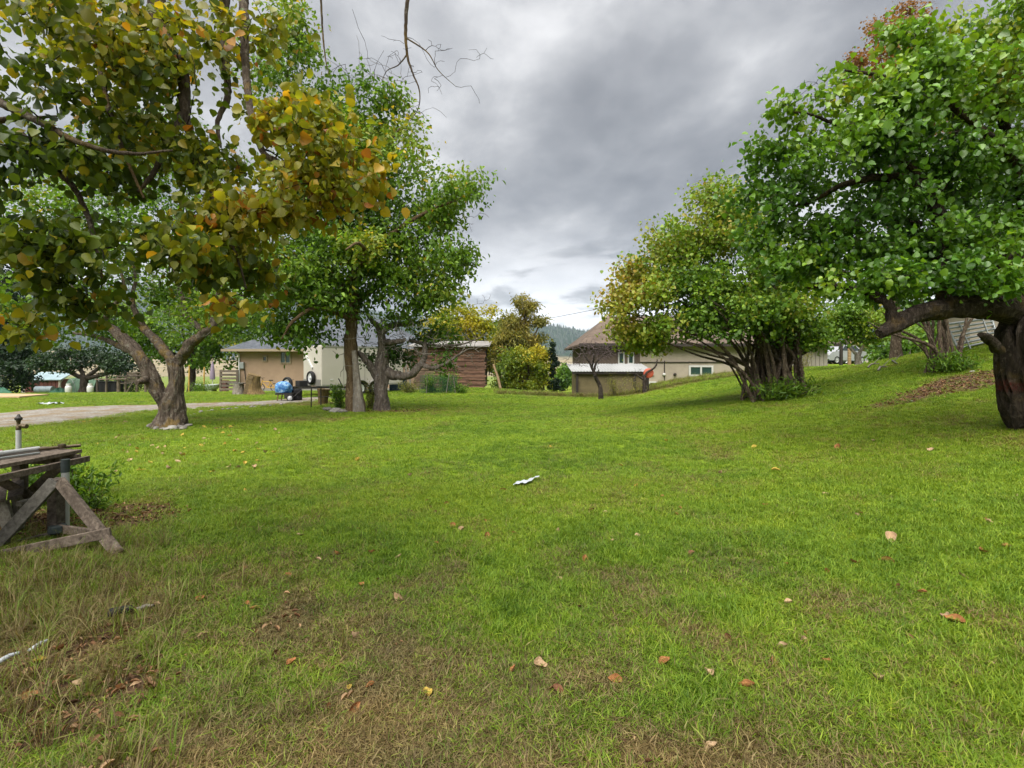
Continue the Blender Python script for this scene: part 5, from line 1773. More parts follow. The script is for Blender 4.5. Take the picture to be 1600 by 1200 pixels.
# green hoop netting behind the tanks
D = 43.0
s = D / F_PX
hn = empty('hoop_net', ON(118, D), 'pale green net tunnel on hoops behind the propane tanks', 'net tunnel')
zb = gz(*ON(118, D)[:2])
plain('net_pale', (.13, .21, .15), .9, .1, var=.25)
for k, (x, r_) in enumerate(((105, .72), (120, .78), (137, .72))):
    pts = [((x - CX) * s + r_ * math.cos(a_), D + k * .3, zb + 1.35 * math.sin(a_)) for a_ in np.linspace(0, math.pi, 14)]
    MB().tube(pts, .022, 6).build('hoop', MATS['galvanised'], hn)
V, F = [], []
for i in range(20):
    for j in range(10):
        a_ = j / 9 * math.pi
        V.append(((98 + i * 2.4 - CX) * s, D + .9 - .75 * math.cos(a_), zb + 1.3 * math.sin(a_) + .03 * math.sin(i * 1.7 + j)))
MB().add(V, list(grid_faces(10, 20))).build('netting', MATS['net_pale'], hn, smooth=True)

# patio things left of the house: closed umbrella, white boat-like tub, yellow posts
D = 39.0
s = D / F_PX
b = ON(332, D)
um = empty('closed_umbrella', b, 'closed lilac patio umbrella standing left of the tan house', 'umbrella')
MB().tube([b, b + np.array([0, 0, 2.3])], .025, 8).build('pole', MATS['trim_white'], um)
MB().lathe(b, [(.17, .95), (.19, 1.1), (.15, 1.6), (.11, 2.0), (.04, 2.28), (.01, 2.36)], 14).build('canopy', MATS['umbrella_lilac'], um, smooth=True)
MB().lathe(b, [(.3, 0), (.3, .06), (.06, .1)], 16).build('base', MATS['concrete'], um)
b = ON(326, 38.0)
wb = MB()
V = []
for zq, wq, lq in ((.12, .25, .62), (.32, .40, .85), (.52, .46, .98)):
    for i in range(20):
        th = 2 * math.pi * i / 20
        V.append(b + np.array([lq * math.cos(th), wq * math.sin(th), zq + .10 * abs(math.cos(th)) ** 3]))
F = [(j * 20 + i, j * 20 + (i + 1) % 20, (j + 1) * 20 + (i + 1) % 20, (j + 1) * 20 + i) for j in range(2) for i in range(20)] + [tuple(range(20))[::-1], tuple(range(40, 60))]
wbo = empty('white_tub', b, 'white plastic tub below the closed lilac umbrella', 'tub')
wb.add(V, F).build('hull', MATS['plastic_white'], wbo, smooth=True)
for dx_ in (-.4, .4):
    MB().box(b + np.array([dx_, 0, .05]), (.12, .5, .2)).build('skid', MATS['wood_grey'], wbo)
for x, h_, lab in ((295, 1.9, 'thin yellow post standing in weeds beside the apricot trunk'), (318.5, 1.75, 'yellow-tan post standing beside the closed lilac umbrella')):
    b = ON(x, 37.0)
    tag(MB().tube([b - np.array([0, 0, .1]), b + np.array([.03, 0, h_])], [.055, .045], 10).lathe(b + np.array([.03, 0, h_]), [(.06, 0), (.06, .03), (.02, .05)], 10).build('yellow_post', MATS['yellow_post'], smooth=True), lab, 'post')
b = ON(350, 37.6)
tag(MB().box(b + np.array([0, 0, .35]), (.5, .4, .7)).box(b + np.array([0, .2, .6]), (.55, .06, .5)).build('red_chair', MATS['shed_red'], bevel=.03), 'dark red box seat beside the slatted screen', 'seat')

# dark blue bin and pale posts right of the pollarded trunk
b = ON(622, 31.0)
bn = empty('dark_bin', b, 'dark blue bin beside the slab wood shed behind the pollarded trunk', 'bin')
MB().box(b + np.array([0, 0, .45]), (.95, .6, .9)).build('body', MATS['car_blue'], bn, bevel=.05)
MB().box(b + np.array([0, 0, .93]), (1.0, .66, .07)).build('lid', MATS['car_blue'], bn, bevel=.02)
# green net fence in front of the slab shed
D = 27.5
s = D / F_PX
nf_ = empty('net_fence', ON(680, D), 'low green netting fence on pale leaning posts before the slab shed', 'fence')
tops = []
for x, xt, yt in ((666, 668, 587), (697, 702, 583), (712, 708, 586)):
    b = ON(x, D)
    t_ = P(xt, yt, D)
    MB().tube([b - np.array([0, 0, .1]), t_], .022, 8).build('post', MATS['wood_pale'], nf_)
net = MB()
for k in range(44):
    x_ = 655 + k * 1.32
    b = ON(x_, D + .05)
    t_ = P(x_ + 2, 587 - 2 * math.sin(k * .14), D + .05)
    net.tube([b, (b + t_) / 2 + RNG.normal(0, .015, 3), t_], .006, 4)
for k in range(16):
    f = k / 15
    net.tube([ON(x_, D + .05) * (1 - f) + P(x_ + 2, 587, D + .05) * f for x_ in (655, 670, 690, 712)], .006, 4)
net.build('netting', MATS['net_green'], nf_)

# orange disc leaning by the lean-to
c = P(1012, 583, 27.5)
od = empty('orange_disc', np.array([c[0], c[1], gz(c[0], c[1])]), 'round orange-red disc propped between the lean-to shed and stunted tree', 'disc')
MB().lathe(c + np.array([.05, 0, 0]), [(.02, .03), (.13, .05), (.24, .02), (.27, 0), (.26, -.03), (.02, -.02)], 24, (-.25, -.95, .15)).build('dish', MATS['orange_red'], od, smooth=True)
MB().tube([c + np.array([.05, .03, 0]), np.array([c[0] + .05, c[1] + .05, gz(c[0], c[1]) - .1])], .03, 8).build('stand', MATS['trim_dark'], od)


# parked cars far right
def car(name, label, x, D, rz, paint, group):
    b = ON(x, D)
    root = empty(name, b, label, 'car', group)
    c_, s_ = math.cos(rz), math.sin(rz)
    M = (np.array([[c_, -s_, 0], [s_, c_, 0], [0, 0, 1]]), b)
    prof = [(-2.2, .35), (-2.25, .7), (-2.1, .95), (-1.7, 1.02), (-1.45, 1.05), (-.95, 1.5), (.5, 1.55), (1.1, 1.08), (1.9, .95), (2.2, .75), (2.22, .38)]
    V, F = [], []
    n = len(prof)
    for y_, k in ((-.86, 1.0), (-.6, 1.0), (.6, 1.0), (.86, 1.0)):
        for (px_, pz_) in prof:
            inset = .16 if (pz_ > 1.2 and abs(y_) > .8) else 0
            V.append((px_, y_ - math.copysign(inset, y_), pz_ - (.03 if abs(y_) > .8 else 0)))
    for j in range(3):
        for i in range(n):
            F.append((j * n + i, j * n + (i + 1) % n, (j + 1) * n + (i + 1) % n, (j + 1) * n + i))
    F += [tuple(range(n)), tuple(3 * n + i for i in range(n))[::-1]]
    MB(M).add(V, F).build('body', MATS[paint], root, bevel=.04)
    for sy in (-1, 1):
        MB(M).prism([(-1.25, sy * .80, 1.08), (-.85, sy * .73, 1.43), (-.2, sy * .73, 1.46), (-.2, sy * .80, 1.08)], (0, sy * .05, 0)).build('side_window', MATS['glass_dark'], root)
        MB(M).prism([(-.1, sy * .80, 1.08), (-.1, sy * .73, 1.46), (.42, sy * .73, 1.46), (.85, sy * .80, 1.08)], (0, sy * .05, 0)).build('side_window', MATS['glass_dark'], root)
        for xw in (-1.4, 1.4):
            wheel(root, M, (xw, sy * .80, .32), (0, sy, 0), .32, .2)
        MB(M).box((-2.2, sy * .66, .86), (.12, .3, .22)).build('tail_light', MATS['light_red'], root)
        MB(M).box((2.18, sy * .62, .76), (.14, .34, .16)).build('headlight', MATS['rim'], root)
    MB(M).prism([(-1.46, -.62, 1.09), (-1.46, .62, 1.09), (-1.0, .58, 1.45), (-1.0, -.58, 1.45)], (-.03, 0, .02)).build('rear_window', MATS['glass_dark'], root)
    return root


car('parked_car', 'white parked car with red tail light beyond the far lawn', 1312, 42, R(200), 'car_white', 'cars parked beyond the lawn')
car('parked_car', 'dark blue parked car beside the end of the beige house', 1288, 46, R(175), 'car_blue', 'cars parked beyond the lawn')
for x, h_, mat, lab in ((1314, 1.5, 'trim_dark', 'dark fence post standing before the parked cars'), (1327, 2.3, 'wood_tan', 'tall brown post between the white car and the small round tree'), (1420, 1.5, 'wood_pale', 'pale leaning fence post on the bank beyond the fallen branches')):
    b = ON(x, 33)
    tag(MB().tube([b - np.array([0, 0, .2]), b + np.array([.02, 0, h_])], [.11, .10], 10).lathe(b + np.array([.02, 0, h_]), [(.1, 0), (.1, .02), (.03, .06)], 10).build('fence_post', MATS[mat], smooth=True), lab, 'post')
# fallen pale branches on the far lawn
for k, (pa_, pb_, rz_) in enumerate((((1356, 576), (1374, 572), .03), ((1372, 581), (1386, 577), .03), ((1395, 566), (1402, 572), .05))):
    a, b = GP(*pa_), GP(*pb_)
    up_ = np.array([0, 0, .04])
    tag(MB().tube([a + up_, (a + b) / 2 + up_ * 3 + np.array([0, .1, 0]), b + up_ * 2], [.035, .03, .015], 8, .15).tube([(a + b) / 2 + up_ * 3, (a + b) / 2 + up_ * 9 + np.array([.3, .1, 0])], [.016, .006], 6).build('fallen_branch', MATS['wood_pale'], smooth=True),
        ['bleached fallen branch lying beside the small round tree on the far lawn', 'short pale stick lying on grass in front of the fallen branch', 'thick pale branch end lying near the stem tree'][k], 'branch', 'pale branches lying on the far lawn')

# overhead cable
a, b = P(700, 520, 60), P(1010, 468, 34)
mid_ = (a + b) / 2 + np.array([0, 0, -.25])
tag(MB().tube([a, mid_, b], .016, 6, 1.0).build('overhead_cable', MATS['wire_black']), 'thin dark overhead cable crossing the cloudy sky', 'cable')


# ------------------------------------------------------------------ foreground: old bench, sawhorse, standpipe
def pl(x, y, d):
    return P(x, y, d)


ta = empty('work_bench', np.array([-4.65, 4.5, gz(-4.65, 4.5)]), 'weathered grey plank work bench at the edge of the bark mulch', 'bench')
zt = .70
for k in range(5):
    xk = -4.94 + k * .145
    MB().beam((xk, 5.38 - .05 * RNG.random() - .06 * k, zt + RNG.normal(0, .006)), (xk - .03, 3.2, zt + RNG.normal(0, .006)), .135, .034).build('plank', MATS['wood_grey'], ta, bevel=.004)
for yk in (5.05, 4.2, 3.5):
    MB().beam((-5.02, yk, zt - .07), (-4.27, yk, zt - .065), .05, .09).build('batten', MATS['wood_grey'], ta, bevel=.004)
MB().beam((-4.24, 5.12, zt - .075), (-4.27, 3.2, zt - .085), .045, .055).build('apron', MATS['wood_grey'], ta, bevel=.004)
pxp = np.array([-4.17, 4.78])
gq = gz(*pxp)
MB().tube([(pxp[0], pxp[1], gq - .1), (pxp[0], pxp[1], zt - .13)], .032, 14).build('leg', MATS['white_pipe'], ta, smooth=True)
MB().tube([(pxp[0], pxp[1], zt - .14), (pxp[0], pxp[1], zt - .02)], .035, 14).build('leg_sleeve', MATS['teal_paint'], ta, smooth=True)
for xk, yk in ((-4.9, 5.1), (-4.9, 3.5)):
    MB().box((xk, yk, (gz(xk, yk) - .1 + zt - .1) / 2), (.09, .09, zt - gz(xk, yk))).build('leg', MATS['wood_grey'], ta, bevel=.004)
MB().beam(pl(94, 728, 4.84), pl(44, 772, 5.0), .085, .02, (0, 1, 0)).build('brace', MATS['wood_grey'], ta)
MB().beam(pl(-30, 735, 4.7), pl(52, 778, 4.9), .085, .02, (0, 1, 0)).build('brace', MATS['wood_grey'], ta)

sw = empty('sawhorse', np.array([-4.05, 4.5, gz(-4.05, 4.5)]), 'splayed grey timber sawhorse with cross rails standing beside the work bench', 'sawhorse')
MB().beam(pl(88, 748, 4.62), pl(88, 846, 4.66), .085, .10, (0, 1, 0)).build('post', MATS['wood_grey'], sw, bevel=.006)
MB().beam(pl(86, 752, 4.50), pl(-12, 858, 4.32), .105, .04, (0, -1, 0)).build('leg', MATS['wood_pale'], sw, bevel=.006)
MB().beam(pl(93, 752, 4.50), pl(185, 866, 4.22), .095, .04, (0, -1, 0)).build('leg', MATS['wood_grey'], sw, bevel=.006)
MB().beam(pl(-30, 874, 4.18), pl(173, 832, 4.28), .085, .028, (0, -1, 0)).build('rail', MATS['wood_grey'], sw, bevel=.006)
MB().beam(pl(92, 826, 4.62), pl(164, 836, 4.42), .075, .03, (0, -1, 0)).build('rail', MATS['wood_grey'], sw, bevel=.006)
MB().beam(pl(-30, 864, 4.36), pl(80, 836, 4.60), .06, .03, (0, -1, 0)).build('rail', MATS['wood_grey'], sw, bevel=.006)
MB().lathe(pl(90, 832, 4.60), [(.062, 0), (.07, .01), (.066, .06), (.058, .065)], 14).build('collar', MATS['teal_paint'], sw)
MB().box(pl(70, 776, 4.75), (.05, .5, .04)).build('spacer', MATS['wood_pale'], sw)

# low plank seat / cut block left behind the sawhorse
lb = empty('plank_seat', np.array([-4.75, 4.9, gz(-4.75, 4.9)]), 'broken thick plank seat behind the sawhorse and under the bench', 'seat')
MB().add([pl(15, 752, 5.0), pl(38, 749, 4.95), pl(36, 772, 4.7), pl(11, 778, 4.7), pl(15, 757, 5.0), pl(38, 754, 4.95), pl(36, 777, 4.7), pl(11, 783, 4.7)],
         [(0, 3, 2, 1), (4, 5, 6, 7), (0, 1, 5, 4), (1, 2, 6, 5), (2, 3, 7, 6), (3, 0, 4, 7)]).build('plank', MATS['wood_grey'], lb)
MB().add([pl(-40, 756, 5.0), pl(12, 752, 5.0), pl(9, 779, 4.7), pl(-44, 784, 4.7), pl(-40, 761, 5.0), pl(12, 757, 5.0), pl(9, 784, 4.7), pl(-44, 789, 4.7)],
         [(0, 3, 2, 1), (4, 5, 6, 7), (0, 1, 5, 4), (1, 2, 6, 5), (2, 3, 7, 6), (3, 0, 4, 7)]).build('plank', MATS['wood_grey'], lb)
MB().beam(pl(2, 784, 4.75), pl(22, 846, 4.75), .12, .03, (0, -1, 0)).build('leg', MATS['wood_pale'], lb)
MB().beam(pl(26, 776, 4.8), pl(30, 836, 4.85), .06, .05, (0, -1, 0)).build('leg', MATS['wood_pale'], lb)

# things lying on the bench
a = np.array([-4.83, 4.95, zt + .037])
tag(MB().box((-4.80, 4.62, zt + .045), (.10, .32, .055)).build('red_block', MATS['red_tool'], bevel=.008), 'dull red block lying on the work bench planks', 'block')
tag(MB().tube([(-4.72, 4.70, zt + .045), (-4.62, 5.0, zt + .045)], .022, 12).lathe((-4.72, 4.70, zt + .045), [(.026, -.02), (.026, .03), (.022, .03)], 12, (.3, .95, 0)).build('pipe_piece', MATS['white_pipe'], smooth=True), 'short white pipe lying on the work bench', 'pipe')
tag(MB().tube([(-4.60, 4.98, zt + .04), (-4.5, 5.12, zt + .04), (-4.38, 5.2, zt + .045)], .016, 10, .03).lathe((-4.5, 5.12, zt + .05), [(.03, -.02), (.035, .0), (.03, .02)], 10).build('rusty_fitting', MATS['brass_dark'], smooth=True), 'rusty pipe fitting on the bench beyond the white pipe', 'fitting')
tag(MB().box((-4.52, 4.68, zt + .03), (.035, .34, .016), -.3).lathe((-4.565, 4.53, zt + .03), [(.03, -.01), (.03, .01)], 10).build('wrench', MATS['galvanised'], bevel=.004), 'flat grey metal bar lying near the bench edge', 'metal bar')

# standpipe with tap
b = np.array([*P(29, 700, 5.9)[:2], 0])
b[2] = gz(b[0], b[1])
spz = CAM_Z - (672 - HY) / F_PX * 5.9
stp = empty('standpipe', b, 'white standpipe with dark brass tap rising behind the work bench', 'standpipe')
MB().tube([b - np.array([0, 0, .1]), (b[0], b[1], spz)], .026, 14).build('pipe', MATS['white_pipe'], stp, smooth=True)
zt2 = spz
m = MB().lathe((b[0], b[1], zt2), [(.02, 0), (.026, .01), (.026, .04), (.018, .05), (.018, .09), (.024, .1), (.02, .12)], 12)
m.tube([(b[0], b[1], zt2 + .05), (b[0] + .06, b[1] - .01, zt2 + .055), (b[0] + .085, b[1] - .01, zt2 + .04)], [.018, .018, .016], 10)
m.lathe((b[0] + .085, b[1] - .01, zt2 + .045), [(.026, -.02), (.026, .02)], 10, (1, 0, 0))
m.build('tap', MATS['brass_dark'], stp, smooth=True)
MB().lathe((b[0], b[1], zt2 + .11), [(.012, 0), (.034, .005), (.038, .03), (.02, .045), (.012, .07), (.004, .075)], 12).build('tap_handle', MATS['steel_dark'], stp, smooth=True)


# ------------------------------------------------------------------ weeds and low plants
def plant(name, label, base, h, spread, n, leaf, lm, group=None, wr=.4, stems=9, tint=.4):
    root = empty(name, base, label, 'plant', group)
    og = ORIG[root.name]
    m = MB()
    C = []
    for k in range(stems):
        a_ = RNG.uniform(0, 2 * math.pi)
        r_ = spread * RNG.uniform(.2, 1)
        tip = base + np.array([r_ * math.cos(a_), r_ * math.sin(a_), h * RNG.uniform(.6, 1.05)])
        foot = base + np.array([r_ * .25 * math.cos(a_), r_ * .25 * math.sin(a_), -.03])
        midp = (tip + foot) / 2 + np.array([0, 0, h * .12])
        m.tube([foot, midp, tip], [.007, .006, .003], 5, .15)
        t_ = RNG.random(n // stems)[:, None]
        C.append(foot * (1 - t_) ** 2 + 2 * midp * t_ * (1 - t_) + tip * t_ ** 2)
    m.build('stems', MATS['twig'], root)
    C = np.vstack(C) + RNG.normal(0, .16 * spread, (n // stems * stems, 3))
    C[:, 2] = np.maximum(C[:, 2], base[2] + .02)
    k = len(C)
    V, F = leaf_arrays(C - og, leaf * RNG.uniform(.6, 1.2, k), wr, RNG.normal(0, .7, (k, 3)) + np.array([0, 0, .5]), RNG.normal(0, .8, (k, 3)) + np.array([0, 0, .5]))
    o = link_mesh('foliage', fast_mesh('foliage', V, F, MATS[lm], fattr={'tint': np.repeat(np.clip(RNG.normal(tint, .13, k), 0, 1), 2), 'shade': np.repeat(RNG.random(k), 2)}), root)
    tag(o, kind='stuff')
    return root


plant('weed_clump', 'leafy green weed clump growing behind the work bench leg', ON(112, 5.9), .42, .42, 900, .07, 'leaf_green', tint=.36)
plant('weed_clump', 'low weeds spilling between sawhorse leg and lawn', ON(135, 5.5), .20, .36, 500, .06, 'leaf_green', tint=.42)
plant('weed_clump', 'weeds tangled under the bench planks beside the standpipe', ON(45, 5.6), .5, .4, 700, .07, 'leaf_green', tint=.3)
plant('green_bush', 'rounded dark green plant in front of the rusty frame table', ON(531, 18.9), .85, .42, 900, .09, 'leaf_green', tint=.35)
plant('dry_weed', 'tall dry brownish weeds between the two middle tree trunks', ON(577, 18.6), .95, .34, 700, .08, 'leaf_olive', tint=.35)
plant('tall_weeds', 'tangled green weeds filling the netting fence before the slab shed', ON(672, 28.0), .9, .8, 1400, .10, 'leaf_green', tint=.42)
plant('tall_weeds', 'dense green weeds at the right end of the netting fence', ON(698, 28.2), 1.0, .7, 1300, .10, 'leaf_green', tint=.38)
plant('tall_weeds', 'low dark leafy weeds on the mound before the slab shed', ON(722, 27.6), .5, .55, 800, .09, 'leaf_green', tint=.3)
plant('tall_weeds', 'pale weeds along the bin beside the pollarded trunk', ON(640, 28.0), .55, .8, 900, .09, 'leaf_olive', tint=.3)
plant('wall_shrub', 'thin yellowing shrub growing against the olive lean-to wall', ON(962, 27.6), 1.25, .75, 800, .08, 'leaf_olive', tint=.4, stems=16)
plant('wall_shrub', 'sparse brown shrub beside the corner of the lean-to shed', ON(995, 27.4), .8, .5, 350, .07, 'leaf_olive', tint=.5, stems=14)
plant('vine', 'straggling yellow vine against the pale siding of the beige house', ON(1258, 31.6), .9, .7, 300, .09, 'leaf_olive', tint=.5, stems=12)
plant('base_grass', 'long uncut green grass round the stems of the wide bush', bI + np.array([0, -.6, 0]), .42, 1.0, 1600, .18, 'leaf_green', wr=.14, stems=40, tint=.45)
plant('base_grass', 'long uncut grass round the foot of the stem tree', bJ + np.array([0, -.4, 0]), .35, .7, 900, .16, 'leaf_green', wr=.14, stems=30, tint=.42)
plant('corner_weeds', 'rank weeds under the closed umbrella and yellow posts', ON(312, 36.5), .6, 1.1, 900, .11, 'leaf_green', tint=.35, stems=16)
plant('climber', 'dark green creeper bank behind the wooden pole corral', ON(205, 44), 2.0, 2.2, 2600, .16, 'leaf_dark', tint=.6, stems=40)

# ------------------------------------------------------------------ stones
def stone_mesh(seed):
    r_ = np.random.default_rng(seed)
    V, F = [], []
    n, m = 8, 5
    for j in range(m):
        ph = math.pi * (j + .5) / m
        for i in range(n):
            th = 2 * math.pi * i / n
            k = r_.uniform(.78, 1.15)
            V.append((k * math.sin(ph) * math.cos(th), k * .8 * math.sin(ph) * math.sin(th), .55 * k * math.cos(ph)))
    for j in range(m - 1):
        for i in range(n):
            F.append((j * n + i, (j + 1) * n + i, (j + 1) * n + (i + 1) % n, j * n + (i + 1) % n))
    F += [tuple(range(n)), tuple((m - 1) * n + i for i in range(n))[::-1]]
    me = bpy.data.meshes.new('stone')
    me.from_pydata(V, [], F)
    me.polygons.foreach_set('use_smooth', np.ones(len(me.polygons), dtype=bool))
    return me


STONES = []
for k in range(8):
    sm = stone_mesh(k)
    sm.materials.append(MATS['stone' if k % 2 else 'stone_pale'])
    STONES.append(sm)


def stone(p, size, label, group):
    o = bpy.data.objects.new('stone', random.choice(STONES))
    o.location = (p[0], p[1], p[2] + size * .25)
    o.scale = (size, size * random.uniform(.7, 1), size * random.uniform(.6, 1))
    o.rotation_euler = (random.uniform(-.2, .2), random.uniform(-.2, .2), random.uniform(0, 6.28))
    COL.objects.link(o)
    tag(o, label, 'stone', group)


edge = [GP(x, y) for x, y in ((288, 652), (320, 645), (350, 640), (385, 637), (420, 634), (438, 633))]
epts, _ = resample(np.array(edge), [1] * 6, .19)
for p in epts:
    q_ = p + np.array([random.gauss(0, .07), random.gauss(0, .07), 0])
    stone((q_[0], q_[1], gz(q_[0], q_[1])), random.uniform(.05, .105), 'small stone in the row edging the gravel driveway', 'stones edging the driveway')
for x, y, sz in ((237, 668, .16), (244, 671, .1), (248, 667, .12), (262, 672, .12), (270, 671.5, .14), (279, 670, .12), (287, 671, .13), (292, 668, .15), (256, 672, .09)):
    p = GP(x, y)
    stone(p, sz, 'pale rough stone lying round the foot of the forked apricot trunk', 'stones round the apricot trunk')
for x, y, sz in ((514, 642, .2), (521, 645, .16), (528, 644, .24), (535, 645, .2), (524, 641, .15), (508, 640, .14)):
    p = GP(x, y)
    stone(p, sz, 'grey field stone in the pile beside the brown tree trunk', 'stones piled by the middle trees')
for x, y, sz in ((1425, 628, .05), (1519, 582, .07)):
    stone(GP(x, y), sz, 'small pale stone lying on the bare leaf-littered bank', 'stones on the bank')

# ------------------------------------------------------------------ fallen leaves and scraps on the lawn
FL = []
FCOL = [('orange-brown', [(0, (.20, .075, .028)), (1, (.31, .145, .05))]), ('pale tan', [(0, (.30, .19, .10)), (1, (.42, .30, .19))]),
        ('dark brown', [(0, (.10, .045, .022)), (1, (.18, .08, .04))]), ('yellow', [(0, (.34, .22, .035)), (1, (.42, .31, .06))])]
for ci, (cn, stops) in enumerate(FCOL):
    def ff(t, stops=stops):
        n = t.noise(t.obj(), 3.0, 5, .6)
        c = t.ramp(n, [(.3, stops[0][1]), (.7, stops[1][1])])
        return bsdf(t, c, .75, .25, 0, t.bump(n, .4, .05))
    material('fallen_' + cn, ff)
    for k in range(3):
        r_ = np.random.default_rng(ci * 10 + k)
        V, F = [], []
        nu, nv = 7, 5
        curl = r_.uniform(.7, 1.7)
        for i in range(nu):
            u = i / (nu - 1)
            half = .42 * math.sin(math.pi * min(1, u * .92 + .06)) ** .75 * (1.1 - .3 * u)
            for j in range(nv):
                v = (j / (nv - 1) - .5) * 2
                V.append((u - .5, v * half, curl * .45 * (v * half * 2) ** 2 + .16 * curl * (u - .5) ** 2 * 4 + r_.normal(0, .018)))
        fm_ = fast_mesh('fallen_leaf', np.array(V), grid_faces(nv, nu), MATS['fallen_' + cn], True)
        FL.append((cn, ci, fm_))


def fallen(p, size, ci, flip=False, lift=.012):
    cn, _, fm_ = random.choice([f for f in FL if f[1] == ci])
    o = bpy.data.objects.new('fallen_leaf', fm_)
    o.location = (p[0], p[1], p[2] + lift)
    size *= .82
    o.scale = (size, size * random.uniform(.6, 1), size)
    o.rotation_euler = (random.gauss(0, .5) + (math.pi if flip else 0), random.gauss(0, .5), random.uniform(0, 6.28))
    COL.objects.link(o)
    tag(o, f'curled {cn} fallen leaf lying on the lawn', 'leaf', f'{cn} fallen leaves on the lawn')


spots = [(843, 1047, 1, .09), (873, 1086, 2, .08), (960, 1067, 0, .085), (1166, 1079, 0, .10), (1106, 1058, 1, .085), (1222, 1018, 1, .085), (1254, 1008, 1, .08), (1372, 1070, 1, .10), (1478, 972, 1, .09), (1492, 975, 0, .12),
         (1232, 948, 1, .07), (1392, 846, 1, .15), (1385, 880, 0, .12), (1336, 885, 0, .13), (1290, 898, 0, .08), (622, 938, 1, .11), (554, 1000, 1, .09), (456, 1041, 0, .07), (477, 1008, 1, .05), (428, 1029, 2, .08), (579, 1076, 0, .06), (545, 1080, 3, .06),
         (667, 1091, 3, .09), (552, 1112, 0, .08), (513, 1115, 0, .06), (622, 875, 1, .10), (526, 871, 0, .12), (582, 868, 0, .10), (286, 998, 1, .07), (316, 998, 1, .07), (245, 951, 1, .06), (312, 942, 0, .09), (397, 957, 0, .08), (175, 984, 2, .08),
         (97, 1018, 0, .09), (64, 1038, 3, .08), (46, 1097, 0, .10), (120, 1074, 1, .06), (185, 1082, 0, .07), (707, 826, 0, .10), (786, 768, 0, .13), (947, 803, 1, .10), (924, 801, 2, .10), (721, 832, 1, .09), (760, 842, 0, .12), (873, 834, 1, .10),
         (818, 792, 1, .08), (995, 762, 3, .10), (970, 729, 3, .12), (1213, 738, 3, .13), (1290, 775, 1, .10), (1080, 870, 2, .09), (1040, 1040, 0, .08), (913, 878, 0, .10), (905, 952, 2, .08), (697, 790, 0, .09), (1420, 1002, 2, .08), (1535, 865, 0, .12),
         (1572, 858, 0, .10), (1505, 905, 1, .09), (1440, 930, 0, .08), (1128, 742, 1, .12), (1178, 700, 3, .12), (1040, 690, 3, .12), (860, 700, 3, .10), (640, 745, 1, .10), (560, 720, 3, .12), (430, 708, 3, .12), (380, 770, 3, .10), (470, 840, 1, .10), (1310, 700, 0, .14), (1365, 690, 1, .13), (1455, 705, 1, .13)]
for x, y, ci, sz in spots:
    fallen(GP(x, y), sz, ci)
for k in range(70):
    x, y = random.uniform(120, 440), random.uniform(655, 740)
    fallen(GP(x, y), random.uniform(.08, .15), random.choice((1, 3, 3)))
for k in range(60):
    X_, Y_ = random.uniform(-3, 5), random.uniform(2.0, 6)
    if abs(X_) < Y_:
        fallen((X_, Y_, gz(X_, Y_)), random.uniform(.04, .075), random.choice((0, 0, 1, 2)))

# thin white plastic strip in mid lawn
p0, p1 = GP(802, 765), GP(843, 752)
V = []
for i in range(16):
    for j in range(4):
        t_ = i / 15
        c = p0 * (1 - t_) + p1 * t_
        wdt = .07 * math.sin(math.pi * min(1, t_ + .08)) + .012
        V.append(c + np.array([0, (j / 3 - .5) * 2 * wdt + .04 * math.sin(t_ * 9), .062 + .008 * math.sin(i * 1.7 + j * 1.4)]))
tag(MB().add(V, list(grid_faces(4, 16))).build('plastic_strip', MATS['plastic_white'], smooth=True), 'crumpled white plastic strip lying in the middle of the lawn', 'plastic')
p0 = GP(184, 968)
tag(MB().lathe(p0 + np.array([-.06, 0, .03]), [(.01, 0), (.028, .01), (.028, .09), (.02, .12), (.01, .13)], 10, (1, .35, .1)).build('black_scrap', MATS['rubber'], smooth=True), 'small black plastic scrap lying in the dry grass', 'scrap')
for (xa_, ya_), (xb_, yb_), lab in (((-8, 1048), (30, 1030), 'peeling white stick in the brown litter'), ((46, 1026), (74, 1012), 'short whitish stick beyond the peeling stick'), ((214, 960), (240, 955), 'thin whitish twig piece lying in dry grass')):
    a, b = GP(xa_, ya_), GP(xb_, yb_)
    tag(MB().tube([a + np.array([0, 0, .025]), (a + b) / 2 + np.array([0, .01, .035]), b + np.array([0, 0, .03])], [.013, .012, .008], 8, .03).build('white_stick', MATS['plastic_white' if xa_ < 200 else 'wood_pale'], smooth=True), lab, 'stick')

# leaf litter and chips on the bare patches (uncountable)
cand = np.vstack([np.column_stack([RNG.uniform(-5.5, -.5, 26000), RNG.uniform(1.4, 6.2, 26000)]),
                  np.column_stack([RNG.uniform(6, 13.5, 26000), RNG.uniform(6.5, 14, 26000)]),
                  np.column_stack([RNG.uniform(-7.5, -2, 6000), RNG.uniform(12, 19, 6000)]),
                  np.column_stack([RNG.uniform(-2, 4, 14000), RNG.uniform(1.5, 5, 14000)])])
dd = dirt(cand[:, 0], cand[:, 1])
cand = cand[RNG.random(len(cand)) < dd * .5]
n = len(cand)
C = np.column_stack([cand, g(cand[:, 0], cand[:, 1]) + RNG.uniform(.004, .03, n)])
V, F = leaf_arrays(C, RNG.uniform(.015, .055, n) * (1 + .5 * (C[:, 1] > 8)), .45, np.column_stack([RNG.normal(0, 1, (n, 2)), RNG.normal(0, .25, n)]), np.column_stack([RNG.normal(0, .4, (n, 2)), np.ones(n)]), .2)
leafmat('litter', [(0, (.045, .024, .014)), (.4, (.14, .07, .035)), (.75, (.25, .145, .075)), (1, (.36, .25, .15))], trans=.1, rough=.8, spec=.15)
o = link_mesh('leaf_litter', fast_mesh('leaf_litter', V, F, MATS['litter'], fattr={'tint': np.repeat(RNG.random(n), 2), 'shade': np.repeat(RNG.random(n), 2)}))
